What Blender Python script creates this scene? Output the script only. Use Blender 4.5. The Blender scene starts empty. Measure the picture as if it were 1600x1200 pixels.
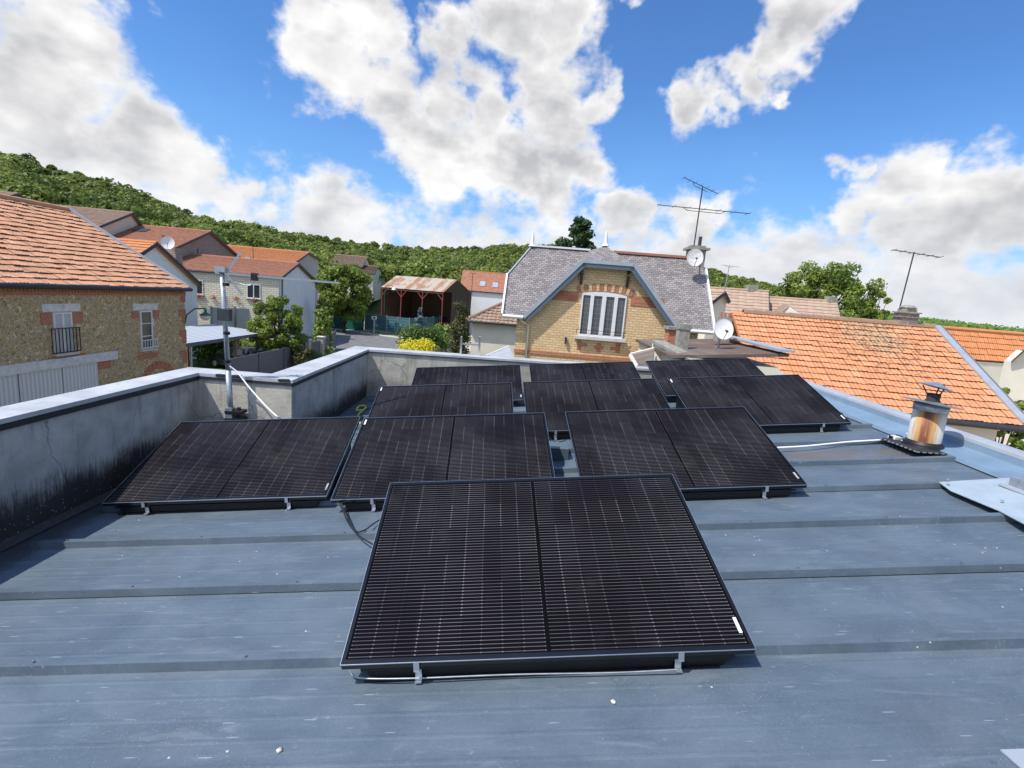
import bpy, math, random
import numpy as np
from mathutils import Vector, Matrix
random.seed(7); rng = np.random.default_rng(7)
R = math.radians
S = bpy.context.scene
# ------------------------------------------------------------------ camera
# world: X right, Y forward, Z up, camera at the origin; the ground is 6 m below it
GZ = -6.0
CM = np.array([[0.99683965, 0.07943996, 0.0], [0.01347694, -0.16911322, 0.98550448], [0.07828844, -0.98238995, -0.16964937]])
FPX = 788.76
cam = bpy.data.cameras.new("camera"); co = bpy.data.objects.new("camera", cam); S.collection.objects.link(co)
cam.sensor_width = 36; cam.lens = FPX/1600*36; cam.clip_start = .05; cam.clip_end = 6000
mw = Matrix.Identity(4)
for i in range(3):
    mw[i][0] = CM[i][0]; mw[i][1] = -CM[i][1]; mw[i][2] = -CM[i][2]
co.matrix_world = mw
S.camera = co
S.view_settings.view_transform = 'Standard'; S.view_settings.look = 'None'
S.view_settings.exposure = 0.42; S.view_settings.gamma = 1.0
# ------------------------------------------------------------------ sun
SUN = Vector((-.54, -.33, 1.0)).normalized()
EL = math.asin(SUN.z); AZ = math.atan2(SUN.x, SUN.y)
sl = bpy.data.lights.new("sun", 'SUN'); sl.energy = 4.0; sl.angle = R(.53); sl.color = (1, .955, .89)
so = bpy.data.objects.new("sun", sl); S.collection.objects.link(so)
so.rotation_euler = (-SUN).to_track_quat('-Z', 'Y').to_euler(); so.location = SUN*60

# ------------------------------------------------------------------ node helper
class NT:
    def __init__(s, nt): s.nt = nt
    def n(s, t, ins=None, **kw):
        nd = s.nt.nodes.new(t)
        for k, v in kw.items(): setattr(nd, k, v)
        for k, v in (ins or {}).items():
            if isinstance(v, bpy.types.NodeSocket): s.nt.links.new(v, nd.inputs[k])
            else: nd.inputs[k].default_value = v
        return nd
    def m(s, op, a, b=0.0, c=0.0, clamp=False):
        return s.n('ShaderNodeMath', {0: a, 1: b, 2: c}, operation=op, use_clamp=clamp).outputs[0]
    def vm(s, op, a, b=(0, 0, 0)):
        nd = s.n('ShaderNodeVectorMath', {0: a, 1: b}, operation=op)
        return nd.outputs['Value'] if op in ('LENGTH', 'DISTANCE', 'DOT_PRODUCT') else nd.outputs[0]
    def mix(s, f, a, b, blend='MIX'):
        nd = s.n('ShaderNodeMix', data_type='RGBA', blend_type=blend)
        for k, v in ((0, f), (6, a), (7, b)):
            if isinstance(v, bpy.types.NodeSocket): s.nt.links.new(v, nd.inputs[k])
            else: nd.inputs[k].default_value = (v if k == 0 else (tuple(v)+(1,))[:4])
        return nd.outputs[2]
    def sm(s, x, a, b):
        nd = s.n('ShaderNodeMapRange', {0: x, 1: a, 2: b, 3: 0.0, 4: 1.0}, interpolation_type='SMOOTHSTEP')
        return nd.outputs[0]
    def noise(s, v, scale, detail=4, rough=.55, dist=0.0):
        return s.n('ShaderNodeTexNoise', {'Vector': v, 'Scale': scale, 'Detail': detail, 'Roughness': rough, 'Distortion': dist}).outputs[0]
    def voro(s, v, scale, out='Distance', feature='F1', rnd=1.0):
        return s.n('ShaderNodeTexVoronoi', {'Vector': v, 'Scale': scale, 'Randomness': rnd}, feature=feature).outputs[out]
    def scale(s, v, k): return s.vm('MULTIPLY', v, k)
    def bump(s, h, st=.5, d=.01): return s.n('ShaderNodeBump', {'Height': h, 'Strength': st, 'Distance': d}).outputs[0]

# ------------------------------------------------------------------ world: nishita sky + procedural clouds
W = bpy.data.worlds.new("World"); S.world = W; W.use_nodes = True
W.node_tree.nodes.clear(); w = NT(W.node_tree)
sky = w.n('ShaderNodeTexSky', sky_type='NISHITA', sun_disc=False, sun_elevation=EL, sun_rotation=AZ, altitude=150, air_density=1.0, dust_density=.4, ozone_density=2.2).outputs[0]
BLOBS = [(-.655,.72,.245,.110),(-.69,.705,.13,.15),(-.585,.785,.185,.085),(-.525,.838,.150,.070),(-.62,.73,.30,.05),(-.47,.87,.115,.06),
 (-.325,.88,.345,.075),(-.345,.868,.37,.05),(-.26,.88,.385,.055),(-.245,.915,.32,.070),(-.21,.94,.265,.075),(-.29,.855,.425,.03),(-.14,.90,.405,.045),(-.05,.90,.43,.068),(.036,.89,.45,.065),
 (-.13,.96,.225,.085),(-.03,.97,.235,.080),(.0,.93,.355,.055),(.05,.945,.31,.080),(.115,.932,.335,.040),(-.085,.935,.33,.055),(-.16,.93,.33,.045),(.07,.968,.225,.075),(.132,.878,.459,.025),
 (.389,.812,.435,.043),(.375,.835,.40,.038),(.345,.864,.366,.040),(.30,.892,.34,.036),(.252,.91,.33,.036),(.39,.853,.345,.018),(.49,.84,.24,.026),
 (.56,.80,.200,.060),(.625,.755,.19,.055),(.515,.842,.165,.04),(.67,.722,.165,.07),(.59,.79,.145,.075),(-.36,.92,.13,.07),(.31,.94,.15,.055),(.175,.972,.16,.05),
 (-.62,-.1,.78,.25),(.1,-.62,.77,.28),(-.7,-.6,.4,.35),(.7,-.4,.5,.30)]
gen = w.n('ShaderNodeTexCoord').outputs['Generated']
gv = w.vm('NORMALIZE', gen)
wn_ = w.n('ShaderNodeTexNoise', {'Vector': gv, 'Scale': 9.0, 'Detail': 4.0, 'Roughness': .6}).outputs[1]
dw = w.vm('ADD', gv, w.scale(w.vm('SUBTRACT', wn_, (.5, .5, .5)), (.15, .15, .11)))
acc = None
for bx, by, bz, br in BLOBS:
    v = w.m('MULTIPLY_ADD', w.vm('DISTANCE', dw, (bx, by, bz)), -1.0/(br*1.34), 1.0)
    acc = v if acc is None else w.m('MAXIMUM', acc, v)
zz = w.n('ShaderNodeSeparateXYZ', {0: dw}).outputs[2]
acc = w.m('MAXIMUM', acc, w.m('MULTIPLY_ADD', zz, -4.6, .88))     # low band of cloud along the horizon
gs = w.scale(gv, (1, 1, 1.35))
nA = w.noise(gs, 10.0, 8, .58)
nB = w.noise(w.vm('ADD', gs, (-.014, -.006, .034)), 7.0, 4, .55)
nC = w.noise(gs, 7.0, 4, .55)
D0 = w.m('ADD', acc, w.m('MULTIPLY', w.m('SUBTRACT', nA, .5), 1.9))
alpha = w.sm(D0, .0, .50)
lit = w.m('MULTIPLY_ADD', w.m('SUBTRACT', nC, nB), 2.2, .88)
lit = w.m('ADD', lit, w.m('MULTIPLY', w.m('SUBTRACT', nA, .5), .16))
thick = w.sm(D0, .15, .80)
big = w.sm(w.noise(w.scale(gv, (1, 1, 2.2)), 4.6, 4, .5), .40, .60)
lit2 = w.m('SUBTRACT', lit, w.m('MULTIPLY', thick, w.m('MULTIPLY_ADD', big, .60, .03)), clamp=True)
ccol = w.mix(lit2, (4.1, 4.15, 4.4), (7.7, 7.65, 7.6))
ccol = w.mix(w.m('MULTIPLY', w.sm(zz, .20, .02), .55), ccol, (5.4, 5.75, 6.4))          # far cloud pales towards the horizon
skyt = w.mix(1.0, sky, (.60, .96, 1.36), 'MULTIPLY')
skyt = w.mix(w.m('MULTIPLY', w.sm(zz, .38, .0), .45), skyt, (2.4, 4.5, 7.2))
glow = w.m('MULTIPLY_ADD', w.sm(w.vm('DOT_PRODUCT', gv, tuple(SUN)), .35, 1.0), .7, 1.0)      # unseen sky and cloud round the sun, brightened to add fill light
fin = w.vm('MULTIPLY', w.mix(alpha, skyt, ccol), w.n('ShaderNodeCombineXYZ', {0: glow, 1: glow, 2: glow}).outputs[0])
bg = w.n('ShaderNodeBackground', {'Color': fin, 'Strength': .10})
w.n('ShaderNodeOutputWorld', {'Surface': bg.outputs[0]})
W.cycles.sampling_method = 'MANUAL'; W.cycles.sample_map_resolution = 256
S.cycles.max_bounces = 6; S.cycles.diffuse_bounces = 3; S.cycles.glossy_bounces = 3

# ------------------------------------------------------------------ materials
def newmat(name):
    m = bpy.data.materials.new(name); m.use_nodes = True; m.node_tree.nodes.clear(); return m, NT(m.node_tree)
def finish(m, k, col, rough=.7, metal=0.0, normal=None, spec=.4, alpha=None, trans=None):
    b = k.n('ShaderNodeBsdfPrincipled', {'Specular IOR Level': spec})
    for key, v in (('Base Color', col), ('Roughness', rough), ('Metallic', metal)):
        if isinstance(v, bpy.types.NodeSocket): k.nt.links.new(v, b.inputs[key])
        else: b.inputs[key].default_value = (tuple(v)+(1,))[:4] if key == 'Base Color' else v
    if normal is not None: k.nt.links.new(normal, b.inputs['Normal'])
    out = b.outputs[0]
    if trans:
        t = k.n('ShaderNodeBsdfTranslucent'); 
        if isinstance(trans, bpy.types.NodeSocket): k.nt.links.new(trans, t.inputs[0])
        out = k.n('ShaderNodeMixShader', {0: .3, 1: out, 2: t.outputs[0]}).outputs[0]
    k.n('ShaderNodeOutputMaterial', {'Surface': out}); return m
def uvm(k): return k.n('ShaderNodeUVMap', uv_map='uv').outputs[0]
def gpos(k): return k.n('ShaderNodeNewGeometry').outputs['Position']
def plain(name, col, rough=.6, metal=0.0, var=.12, sc=6.0, spec=.4, bmp=0.0):
    m, k = newmat(name); p = gpos(k)
    n = k.noise(p, sc, 5)
    c2 = tuple(min(1, c*(1+var*2.2)) for c in col); c1 = tuple(c*(1-var*2.2) for c in col)
    c = k.mix(n, c1, c2)
    return finish(m, k, c, rough, metal, k.bump(k.noise(p, sc*8, 3), bmp, .01) if bmp else None, spec)
MT = {}
MT['black_plastic'] = plain('black_plastic', (.010, .010, .011), .45, var=.1)
MT['black_frame'] = plain('black_frame', (.030, .031, .034), .25, .7, var=.1)
MT['alu'] = plain('alu', (.62, .64, .66), .35, .85, var=.08)
MT['galv'] = plain('galv', (.36, .39, .42), .42, .6, var=.2, sc=30)
MT['white_paint'] = plain('white_paint', (.70, .70, .69), .5, var=.04)
MT['white_plastic'] = plain('white_plastic', (.74, .74, .72), .4, var=.03)
MT['zinc'] = plain('zinc', (.42, .45, .48), .42, .35, var=.12, sc=3)
MT['dark_metal'] = plain('dark_metal', (.05, .055, .06), .5, .4, var=.2)
MT['cable_black'] = plain('cable_black', (.014, .014, .015), .5)
MT['cable_yellow'] = plain('cable_yellow', (.62, .55, .06), .5)
MT['bitumen'] = plain('bitumen', (.022, .023, .026), .7, var=.3, sc=14)
MT['wood'] = plain('wood', (.30, .19, .10), .7, var=.25, sc=9)
MT['dark_wood'] = plain('dark_wood', (.07, .045, .032), .8, var=.3, sc=5)
MT['red_metal'] = plain('red_metal', (.22, .055, .045), .6, var=.2)
MT['green_metal'] = plain('green_metal', (.02, .085, .06), .45, var=.1)
MT['gate_green'] = plain('gate_green', (.012, .11, .075), .5, var=.06)
MT['teal_screen'] = plain('teal_screen', (.055, .13, .15), .6, var=.1)
MT['fence_grey'] = plain('fence_grey', (.13, .135, .15), .6, var=.06)
MT['fence_post'] = plain('fence_post', (.03, .05, .055), .5, var=.06)
MT['cream_wall'] = plain('cream_wall', (.66, .61, .50), .9, var=.07, sc=1.3)
MT['white_wall'] = plain('white_wall', (.78, .77, .75), .9, var=.05, sc=1.0)
MT['grey_wall'] = plain('grey_wall', (.48, .45, .40), .9, var=.1, sc=1.5)
MT['slate_fascia'] = plain('slate_fascia', (.10, .135, .165), .45, .1, var=.06)
MT['stone_trim'] = plain('stone_trim', (.52, .50, .46), .85, var=.14, sc=5)
MT['old_stone'] = plain('old_stone', (.26, .25, .21), .95, var=.35, sc=9, bmp=.5)
MT['car_paint'] = plain('car_paint', (.13, .17, .26), .2, .4, var=.03)
MT['tyre'] = plain('tyre', (.02, .02, .02), .8)
MT['red_light'] = plain('red_light', (.5, .02, .02), .3)
MT['bark'] = plain('bark', (.10, .075, .055), .9, var=.3, sc=10)
MT['mortar_cap'] = plain('mortar_cap', (.62, .61, .57), .9, var=.2, sc=7, bmp=.3)
MT['lace'] = plain('lace', (.5, .5, .5), .9, var=.2, sc=40)
MT['curtain_grey'] = plain('curtain_grey', (.20, .20, .20), .8, var=.2, sc=40)
MT['flower_red'] = plain('flower_red', (.42, .13, .06), .7, var=.4, sc=8)
MT['pebble'] = plain('pebble', (.55, .53, .46), .8, var=.2, sc=60)

def m_glass():
    m, k = newmat('window_glass')
    return finish(m, k, k.mix(k.noise(gpos(k), 2.0, 2), (.012, .015, .02), (.05, .055, .06)), .06, 0, None, .6)
MT['glass'] = m_glass()

def m_roofmetal():
    m, k = newmat('roof_metal'); p = gpos(k)
    ps = k.scale(p, (1.0, 1.6, 1.0))
    n1 = k.noise(ps, 2.2, 8, .6, .5); n2 = k.noise(k.scale(p, (1.0, 5.0, 1.0)), 3.0, 7, .65, .8)
    c = k.mix(k.sm(n1, .3, .7), (.078, .108, .138), (.116, .150, .182))
    c = k.mix(k.m('MULTIPLY', k.sm(n2, .54, .78), .42), c, (.23, .275, .30))
    # chalky scuffs
    n3 = k.noise(k.scale(p, (2.5, 6.0, 1.0)), 5.0, 8, .7, 1.2)
    c = k.mix(k.m('MULTIPLY', k.sm(n3, .60, .74), .46), c, (.34, .37, .385))
    # pale droppings and specks
    v = k.voro(k.scale(p, (1, 1, 1)), 12.0); sel = k.noise(p, 2.3, 2)
    c = k.mix(k.m('MULTIPLY', k.m('LESS_THAN', v, .055), k.sm(sel, .50, .62)), c, (.62, .63, .60))
    v2 = k.voro(k.scale(p, (1.0, 2.0, 1.0)), 33.0)
    c = k.mix(k.m('MULTIPLY', k.m('LESS_THAN', v2, .07), k.sm(sel, .56, .68)), c, (.45, .48, .50))
    # scratches
    vs = k.voro(k.scale(k.vm('ADD', p, (3.1, 1.7, 0)), (2.0, 26.0, 1.0)), 1.3)
    c = k.mix(k.m('MULTIPLY', k.m('LESS_THAN', vs, .07), .55), c, (.40, .45, .50))
    gr_ = k.noise(p, 90.0, 3, .7)
    c = k.mix(k.m('MULTIPLY', k.sm(gr_, .35, .75), .16), c, (.22, .26, .29))
    v3 = k.voro(k.scale(p, (1.0, 1.4, 1.0)), 55.0)
    c = k.mix(k.m('MULTIPLY', k.m('LESS_THAN', v3, .09), k.sm(k.noise(p, 1.3, 3), .50, .64)), c, (.42, .45, .47))
    yb = k.m('FRACT', k.m('MULTIPLY', k.m('SUBTRACT', k.m('SUBTRACT', k.n('ShaderNodeSeparateXYZ', {0: p}).outputs[1], k.m('MULTIPLY', k.n('ShaderNodeSeparateXYZ', {0: p}).outputs[0], .016)), 1.985), 1/.604))
    wet = k.m('MULTIPLY', k.sm(yb, .30, .0), k.sm(k.noise(k.scale(p, (1.2, 6, 1)), 2.0, 6, .7), .42, .66))
    c = k.mix(k.m('MULTIPLY', wet, .45), c, (.055, .075, .09))
    # thin dirt
    n4 = k.noise(p, 1.1, 6, .7)
    c = k.mix(k.m('MULTIPLY', k.sm(n4, .52, .75), .30), c, (.10, .095, .08))
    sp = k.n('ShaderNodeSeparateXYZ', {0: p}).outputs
    grime_shade = k.m('ADD', k.sm(sp[0], -2.85, -3.35), k.m('MULTIPLY', k.m('SUBTRACT', k.noise(k.scale(p, (1.5, 1, 1)), 7.0, 6, .75), .5), 1.2))
    c = k.mix(k.m('MULTIPLY', k.sm(grime_shade, .25, .85), .75), c, (.035, .036, .036))  # grime by the left wall, with some of its shadow put into the colour
    # rust trail running down from the flue
    ry = k.m('SUBTRACT', 1.0, k.m('MULTIPLY', k.m('ABSOLUTE', k.m('SUBTRACT', sp[1], 4.72)), 4.2), clamp=True)
    rx = k.m('MULTIPLY', k.sm(sp[0], 2.0, 3.2), k.sm(sp[0], 4.35, 4.0))
    rn = k.sm(k.noise(k.scale(p, (1, 5, 1)), 3.5, 7, .7), .38, .62)
    c = k.mix(k.m('MULTIPLY', k.m('MULTIPLY', k.m('POWER', ry, .5), rx), k.m('MULTIPLY', rn, .8)), c, (.17, .105, .055))
    rough = k.m('MULTIPLY_ADD', n2, .25, .36)
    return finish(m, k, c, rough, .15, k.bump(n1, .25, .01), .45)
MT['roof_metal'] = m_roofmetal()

def m_render(name, base, dark, stain=0.0, z0=-1.95):
    m, k = newmat(name); p = gpos(k)
    n = k.noise(p, 3.5, 8, .65); n2 = k.noise(p, 40, 3)
    c = k.mix(k.sm(n, .3, .7), dark, base)
    c = k.mix(k.m('MULTIPLY', k.sm(k.noise(k.scale(p, (9, 9, 1.2)), 1.0, 6, .7), .55, .72), .5), c, tuple(x*.6 for x in dark))
    cr = k.n('ShaderNodeTexVoronoi', {'Vector': k.vm('ADD', p, k.scale(k.n('ShaderNodeTexNoise', {'Vector': p, 'Scale': 3.0, 'Detail': 4.0}).outputs[1], (.35, .35, .35))), 'Scale': 1.1}, feature='DISTANCE_TO_EDGE').outputs[0]
    c = k.mix(k.m('MULTIPLY', k.m('LESS_THAN', cr, .004), .55), c, (.08, .08, .075))
    spz = k.n('ShaderNodeSeparateXYZ', {0: p}).outputs[2]
    dr_ = k.m('MULTIPLY', k.sm(spz, -1.75, -1.12), k.sm(k.noise(k.scale(p, (11, 11, .25)), 1.0, 4, .6), .55, .68))
    c = k.mix(k.m('MULTIPLY', dr_, .45), c, tuple(x*.45 for x in dark))
    if stain:
        sp = k.n('ShaderNodeSeparateXYZ', {0: p}).outputs
        h = k.m('MULTIPLY', k.m('SUBTRACT', sp[2], z0), 1.0/.9)
        st = k.m('ADD', k.m('MULTIPLY', k.noise(k.scale(p, (34, 34, 3.0)), 1.0, 8, .85), .68), k.m('MULTIPLY', k.noise(p, 2.6, 6, .7), .42))
        msk = k.m('SUBTRACT', k.m('MULTIPLY', st, 1.15), k.m('MULTIPLY', h, 1.25))
        c = k.mix(k.m('MULTIPLY', k.sm(msk, .02, .38), stain), c, (.022, .023, .022))
        gr = k.voro(p, 30.0)
        c = k.mix(k.m('MULTIPLY', k.m('LESS_THAN', gr, .16), k.sm(k.m('MULTIPLY', h, -1.0), -.30, -.05)), c, (.30, .30, .28))
    return finish(m, k, c, .92, 0, k.bump(k.m('ADD', n, k.m('MULTIPLY', n2, .25)), .6, .02), .2)
MT['parapet_stained'] = m_render('parapet_stained', (.46, .45, .42), (.29, .285, .27), .95)
MT['parapet_clean'] = m_render('parapet_clean', (.54, .50, .42), (.38, .36, .30), .35, -1.9)

def m_coping():
    m, k = newmat('coping'); p = gpos(k)
    n = k.noise(p, 2.2, 8, .7); n2 = k.noise(p, 11, 6, .75)
    c = k.mix(k.sm(n, .3, .7), (.33, .345, .36), (.50, .505, .51))
    c = k.mix(k.m('MULTIPLY', k.sm(n2, .60, .72), .65), c, (.10, .11, .13))
    return finish(m, k, c, .6, .1, k.bump(n2, .3, .01), .4)
MT['coping'] = m_coping()

def m_cells():
    m, k = newmat('solar_cells'); uv = uvm(k); sp = k.n('ShaderNodeSeparateXYZ', {0: uv}).outputs
    Wd, Hd = 1.722, 1.134
    # v rows
    ry = k.m('MULTIPLY', k.m('SUBTRACT', sp[1], .024), 6/(Hd-.048)); fy = k.m('FRACT', ry)
    # u columns, mirrored about the centre
    ux = k.m('SUBTRACT', k.m('ABSOLUTE', k.m('SUBTRACT', sp[0], Wd/2)), .010)
    cx = k.m('MULTIPLY', ux, 9/(Wd/2-.010-.024)); fx = k.m('FRACT', cx)
    iny = k.m('MULTIPLY', k.m('GREATER_THAN', ry, 0.0), k.m('LESS_THAN', ry, 6.0))
    inx = k.m('MULTIPLY', k.m('GREATER_THAN', cx, 0.0), k.m('LESS_THAN', cx, 9.0))
    gapy = k.m('GREATER_THAN', k.m('ABSOLUTE', k.m('SUBTRACT', fy, .5)), .475)
    gapx = k.m('GREATER_THAN', k.m('ABSOLUTE', k.m('SUBTRACT', fx, .5)), .484)
    cell = k.m('MULTIPLY', k.m('MULTIPLY', inx, iny), k.m('MULTIPLY', k.m('SUBTRACT', 1.0, gapy), k.m('SUBTRACT', 1.0, gapx)))
    fw = k.m('FRACT', k.m('MULTIPLY', fy, 10.0))
    wire = k.m('LESS_THAN', k.m('ABSOLUTE', k.m('SUBTRACT', fw, .5)), .07)
    inrow = k.m('MULTIPLY', k.m('MULTIPLY', inx, iny), k.m('SUBTRACT', 1.0, gapy))
    pad = k.m('MULTIPLY', k.m('MULTIPLY', k.m('LESS_THAN', k.m('ABSOLUTE', k.m('SUBTRACT', fw, .5)), .18), k.m('GREATER_THAN', k.m('ABSOLUTE', k.m('SUBTRACT', fx, .5)), .466)), inrow)
    cid = k.n('ShaderNodeCombineXYZ', {0: k.m('FLOOR', k.m('MULTIPLY', sp[0], 9/(Wd/2))), 1: k.m('FLOOR', ry)}).outputs[0]
    oi = k.n('ShaderNodeObjectInfo').outputs['Random']
    wn = k.n('ShaderNodeTexWhiteNoise', {'Vector': k.vm('ADD', cid, k.n('ShaderNodeCombineXYZ', {0: oi, 1: oi, 2: oi}).outputs[0])}).outputs[0]
    c = k.mix(wn, (.0044, .0034, .0048), (.0062, .0048, .0066))
    c = k.mix(cell, (.004, .004, .0045), c)
    # dashes along a wire
    da = k.sm(k.m('ADD', k.m('MULTIPLY', wn, .10), k.noise(k.vm('ADD', k.scale(uv, (1.5, 1.3, 1)), k.n('ShaderNodeCombineXYZ', {0: k.m('MULTIPLY', oi, 50.0)}).outputs[0]), 1.0, 1)), .35, .75)
    c = k.mix(k.m('MULTIPLY', k.m('MULTIPLY', wire, inrow), k.m('MULTIPLY_ADD', da, .20, .10)), c, (.43, .43, .45))
    c = k.mix(k.m('MULTIPLY', pad, k.m('MULTIPLY_ADD', wn, .22, .0)), c, (.55, .53, .50))
    # dust
    c = k.mix(k.m('MULTIPLY', k.sm(k.noise(gpos(k), 3.0, 6, .7), .55, .8), .03), c, (.4, .38, .35))
    df = k.n('ShaderNodeBsdfDiffuse', {0: c}).outputs[0]; gl = k.n('ShaderNodeBsdfGlossy', {'Roughness': .10}).outputs[0]
    fr = k.m('MULTIPLY', k.n('ShaderNodeFresnel', {'IOR': 1.22}).outputs[0], .38)
    k.n('ShaderNodeOutputMaterial', {'Surface': k.n('ShaderNodeMixShader', {0: fr, 1: df, 2: gl}).outputs[0]}); return m
MT['cells'] = m_cells()

def m_tiles(name, cols, lichen=(.25, .24, .18), lich=.35, dark=.5, moss=None):
    m, k = newmat(name); p = gpos(k)
    t = k.n('ShaderNodeAttribute', attribute_name='tint').outputs['Fac']
    r = k.n('ShaderNodeValToRGB'); k.nt.links.new(t, r.inputs[0])
    e = r.color_ramp.elements
    while len(e) < len(cols): e.new(.5)
    for i, cc in enumerate(cols): e[i].position = .15+.85*i/(len(cols)-1); e[i].color = tuple(cc)+(1,)
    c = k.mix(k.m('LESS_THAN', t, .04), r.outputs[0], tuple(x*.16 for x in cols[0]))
    n = k.noise(p, 9, 6, .7); n2 = k.noise(p, .7, 5, .65)
    c = k.mix(k.m('MULTIPLY', k.sm(k.noise(p, 1.6, 6, .7), .45, .70), .35), c, tuple(x*.55 for x in cols[1]))
    c = k.mix(k.m('MULTIPLY', k.sm(n, .5, .75), dark), c, tuple(x*.35 for x in cols[0]))
    c = k.mix(k.m('MULTIPLY', k.m('MULTIPLY', k.sm(n2, .52, .68), k.sm(k.noise(p, 14, 4), .42, .6)), lich), c, lichen)
    if moss:
        dd = k.vm('LENGTH', k.vm('MULTIPLY', k.vm('SUBTRACT', p, moss), (.75, .55, .55)))
        c = k.mix(k.m('MULTIPLY', k.sm(k.m('ADD', k.m('MULTIPLY', k.sm(dd, 1.6, .2), .35), k.noise(p, 9.0, 6, .8)), .76, .84), .7), c, (.36, .28, .17))
        c = k.mix(k.m('MULTIPLY', k.sm(k.m('ADD', k.m('MULTIPLY', k.sm(dd, 3.5, .2), .22), k.noise(p, 8.0, 5, .7)), .72, .80), .8), c, (.10, .06, .035))
    return finish(m, k, c, .85, 0, k.bump(n, .3, .01), .25)
MT['tile_orange'] = m_tiles('tile_orange', [(.50, .20, .095), (.60, .26, .125), (.68, .33, .18)], lich=.3, dark=.4, moss=(11.3, 16.2, -.4))
MT['tile_old'] = m_tiles('tile_old', [(.42, .195, .105), (.58, .30, .175), (.66, .40, .27)], lich=.6, dark=.6)
MT['tile_red'] = m_tiles('tile_red', [(.33, .14, .085), (.40, .18, .11), (.46, .23, .15)], lich=.3)
MT['tile_bright'] = m_tiles('tile_bright', [(.52, .20, .08), (.60, .24, .10), (.64, .28, .13)], lich=.1, dark=.2)
MT['tile_brown'] = m_tiles('tile_brown', [(.25, .17, .12), (.32, .22, .16), (.38, .27, .20)], lich=.4)
MT['tile_pink'] = m_tiles('tile_pink', [(.36, .25, .18), (.41, .29, .21), (.45, .33, .24)], lich=.2, dark=.25)

def m_brick(name, c1, c2, mortar, bw=.24, bh=.075, ms=.012, bmp=.4, var=.4):
    m, k = newmat(name); uv = uvm(k)
    b = k.n('ShaderNodeTexBrick', {'Vector': uv, 'Color1': tuple(c1)+(1,), 'Color2': tuple(c2)+(1,), 'Mortar': tuple(mortar)+(1,), 'Scale': 1.0, 'Mortar Size': ms, 'Mortar Smooth': .3, 'Bias': 0.0, 'Brick Width': bw, 'Row Height': bh})
    n = k.noise(uv, 2.2, 7, .65)
    c = k.mix(k.m('MULTIPLY', k.sm(n, .45, .75), var), b.outputs[0], tuple(x*.55 for x in c1))
    return finish(m, k, c, .9, 0, k.bump(k.m('SUBTRACT', 1.0, b.outputs[1]), bmp, .01), .2)
MT['brick_yellow'] = m_brick('brick_yellow', (.68, .45, .22), (.76, .56, .31), (.46, .33, .20), .21, .080, .012, .5, .22)
MT['brick_orange'] = m_brick('brick_orange', (.42, .13, .06), (.50, .19, .09), (.38, .26, .19), .22, .07, .010)
MT['slate'] = m_brick('slate', (.19, .17, .165), (.32, .29, .285), (.08, .072, .070), .15, .085, .007, .8, .35)
MT['block_white'] = m_brick('block_white', (.74, .68, .54), (.66, .60, .46), (.38, .35, .28), .42, .17, .022, .5, .1)
MT['brick_grey'] = m_brick('brick_grey', (.30, .26, .22), (.20, .17, .15), (.36, .34, .31), .3, .12, .02)
MT['block_wall'] = m_brick('block_wall', (.40, .38, .33), (.46, .44, .39), (.30, .29, .25), .5, .2, .012, .3, .2)

def m_rubble():
    m, k = newmat('rubble'); uv = uvm(k)
    wv = k.n('ShaderNodeTexNoise', {'Vector': uv, 'Scale': 5.0, 'Detail': 3.0}).outputs[1]
    u2 = k.vm('ADD', uv, k.scale(k.vm('SUBTRACT', wv, (.5, .5, .5)), (.12, .12, .0)))
    d = k.n('ShaderNodeTexVoronoi', {'Vector': k.scale(u2, (1, 1.25, 1)), 'Scale': 8.8}, feature='DISTANCE_TO_EDGE').outputs[0]
    cc = k.n('ShaderNodeTexVoronoi', {'Vector': k.scale(u2, (1, 1.25, 1)), 'Scale': 8.8}).outputs[1]
    t = k.n('ShaderNodeSeparateColor', {0: cc}).outputs
    c = k.mix(t[0], (.37, .255, .12), (.68, .49, .25)); c = k.mix(k.m('MULTIPLY', k.m('GREATER_THAN', t[1], .82), .7), c, (.60, .36, .12))
    c = k.mix(k.m('MULTIPLY', k.m('LESS_THAN', t[1], .2), .7), c, (.55, .48, .36))
    c = k.mix(k.m('MULTIPLY', k.noise(uv, 22, 5, .7), .6), c, (.15, .12, .08))
    e = k.sm(d, .02, .12)
    c = k.mix(e, (.80, .63, .38), c)
    return finish(m, k, c, .9, 0, k.bump(k.m('ADD', e, k.m('MULTIPLY', k.noise(uv, 18, 4), .5)), .9, .035), .2)
MT['rubble'] = m_rubble()

def m_stripes(name, c1, c2, period, axis=0, rough=.6, metal=0.0, rust=None, bmp=.6, d=.02):
    m, k = newmat(name); uv = uvm(k); sp = k.n('ShaderNodeSeparateXYZ', {0: uv}).outputs
    s = k.m('MULTIPLY_ADD', k.m('SINE', k.m('MULTIPLY', sp[axis], 2*math.pi/period)), .5, .5)
    c = k.mix(s, c1, c2)
    if rust:
        colid = k.m('FLOOR', k.m('MULTIPLY', sp[axis], 1/.9))
        wn = k.n('ShaderNodeTexWhiteNoise', {'W': colid}, noise_dimensions='1D').outputs[0]
        c = k.mix(k.m('MULTIPLY', k.sm(k.m('ADD', k.noise(uv, .8, 6, .7), k.m('MULTIPLY', k.m('SUBTRACT', wn, .5), .35)), .42, .56), .85), c, rust)
    return finish(m, k, c, rough, metal, k.bump(s, bmp, d), .3)
MT['planks_white'] = m_stripes('planks_white', (.52, .52, .50), (.70, .70, .67), .14, 0, bmp=1, d=.015)
MT['corr_white'] = m_stripes('corr_white', (.26, .29, .33), (.46, .49, .53), .30, 0, bmp=.8, d=.03)
MT['corr_rust'] = m_stripes('corr_rust', (.33, .27, .21), (.42, .36, .30), .28, 0, .8, 0, (.26, .125, .06), .7, .03)
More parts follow.
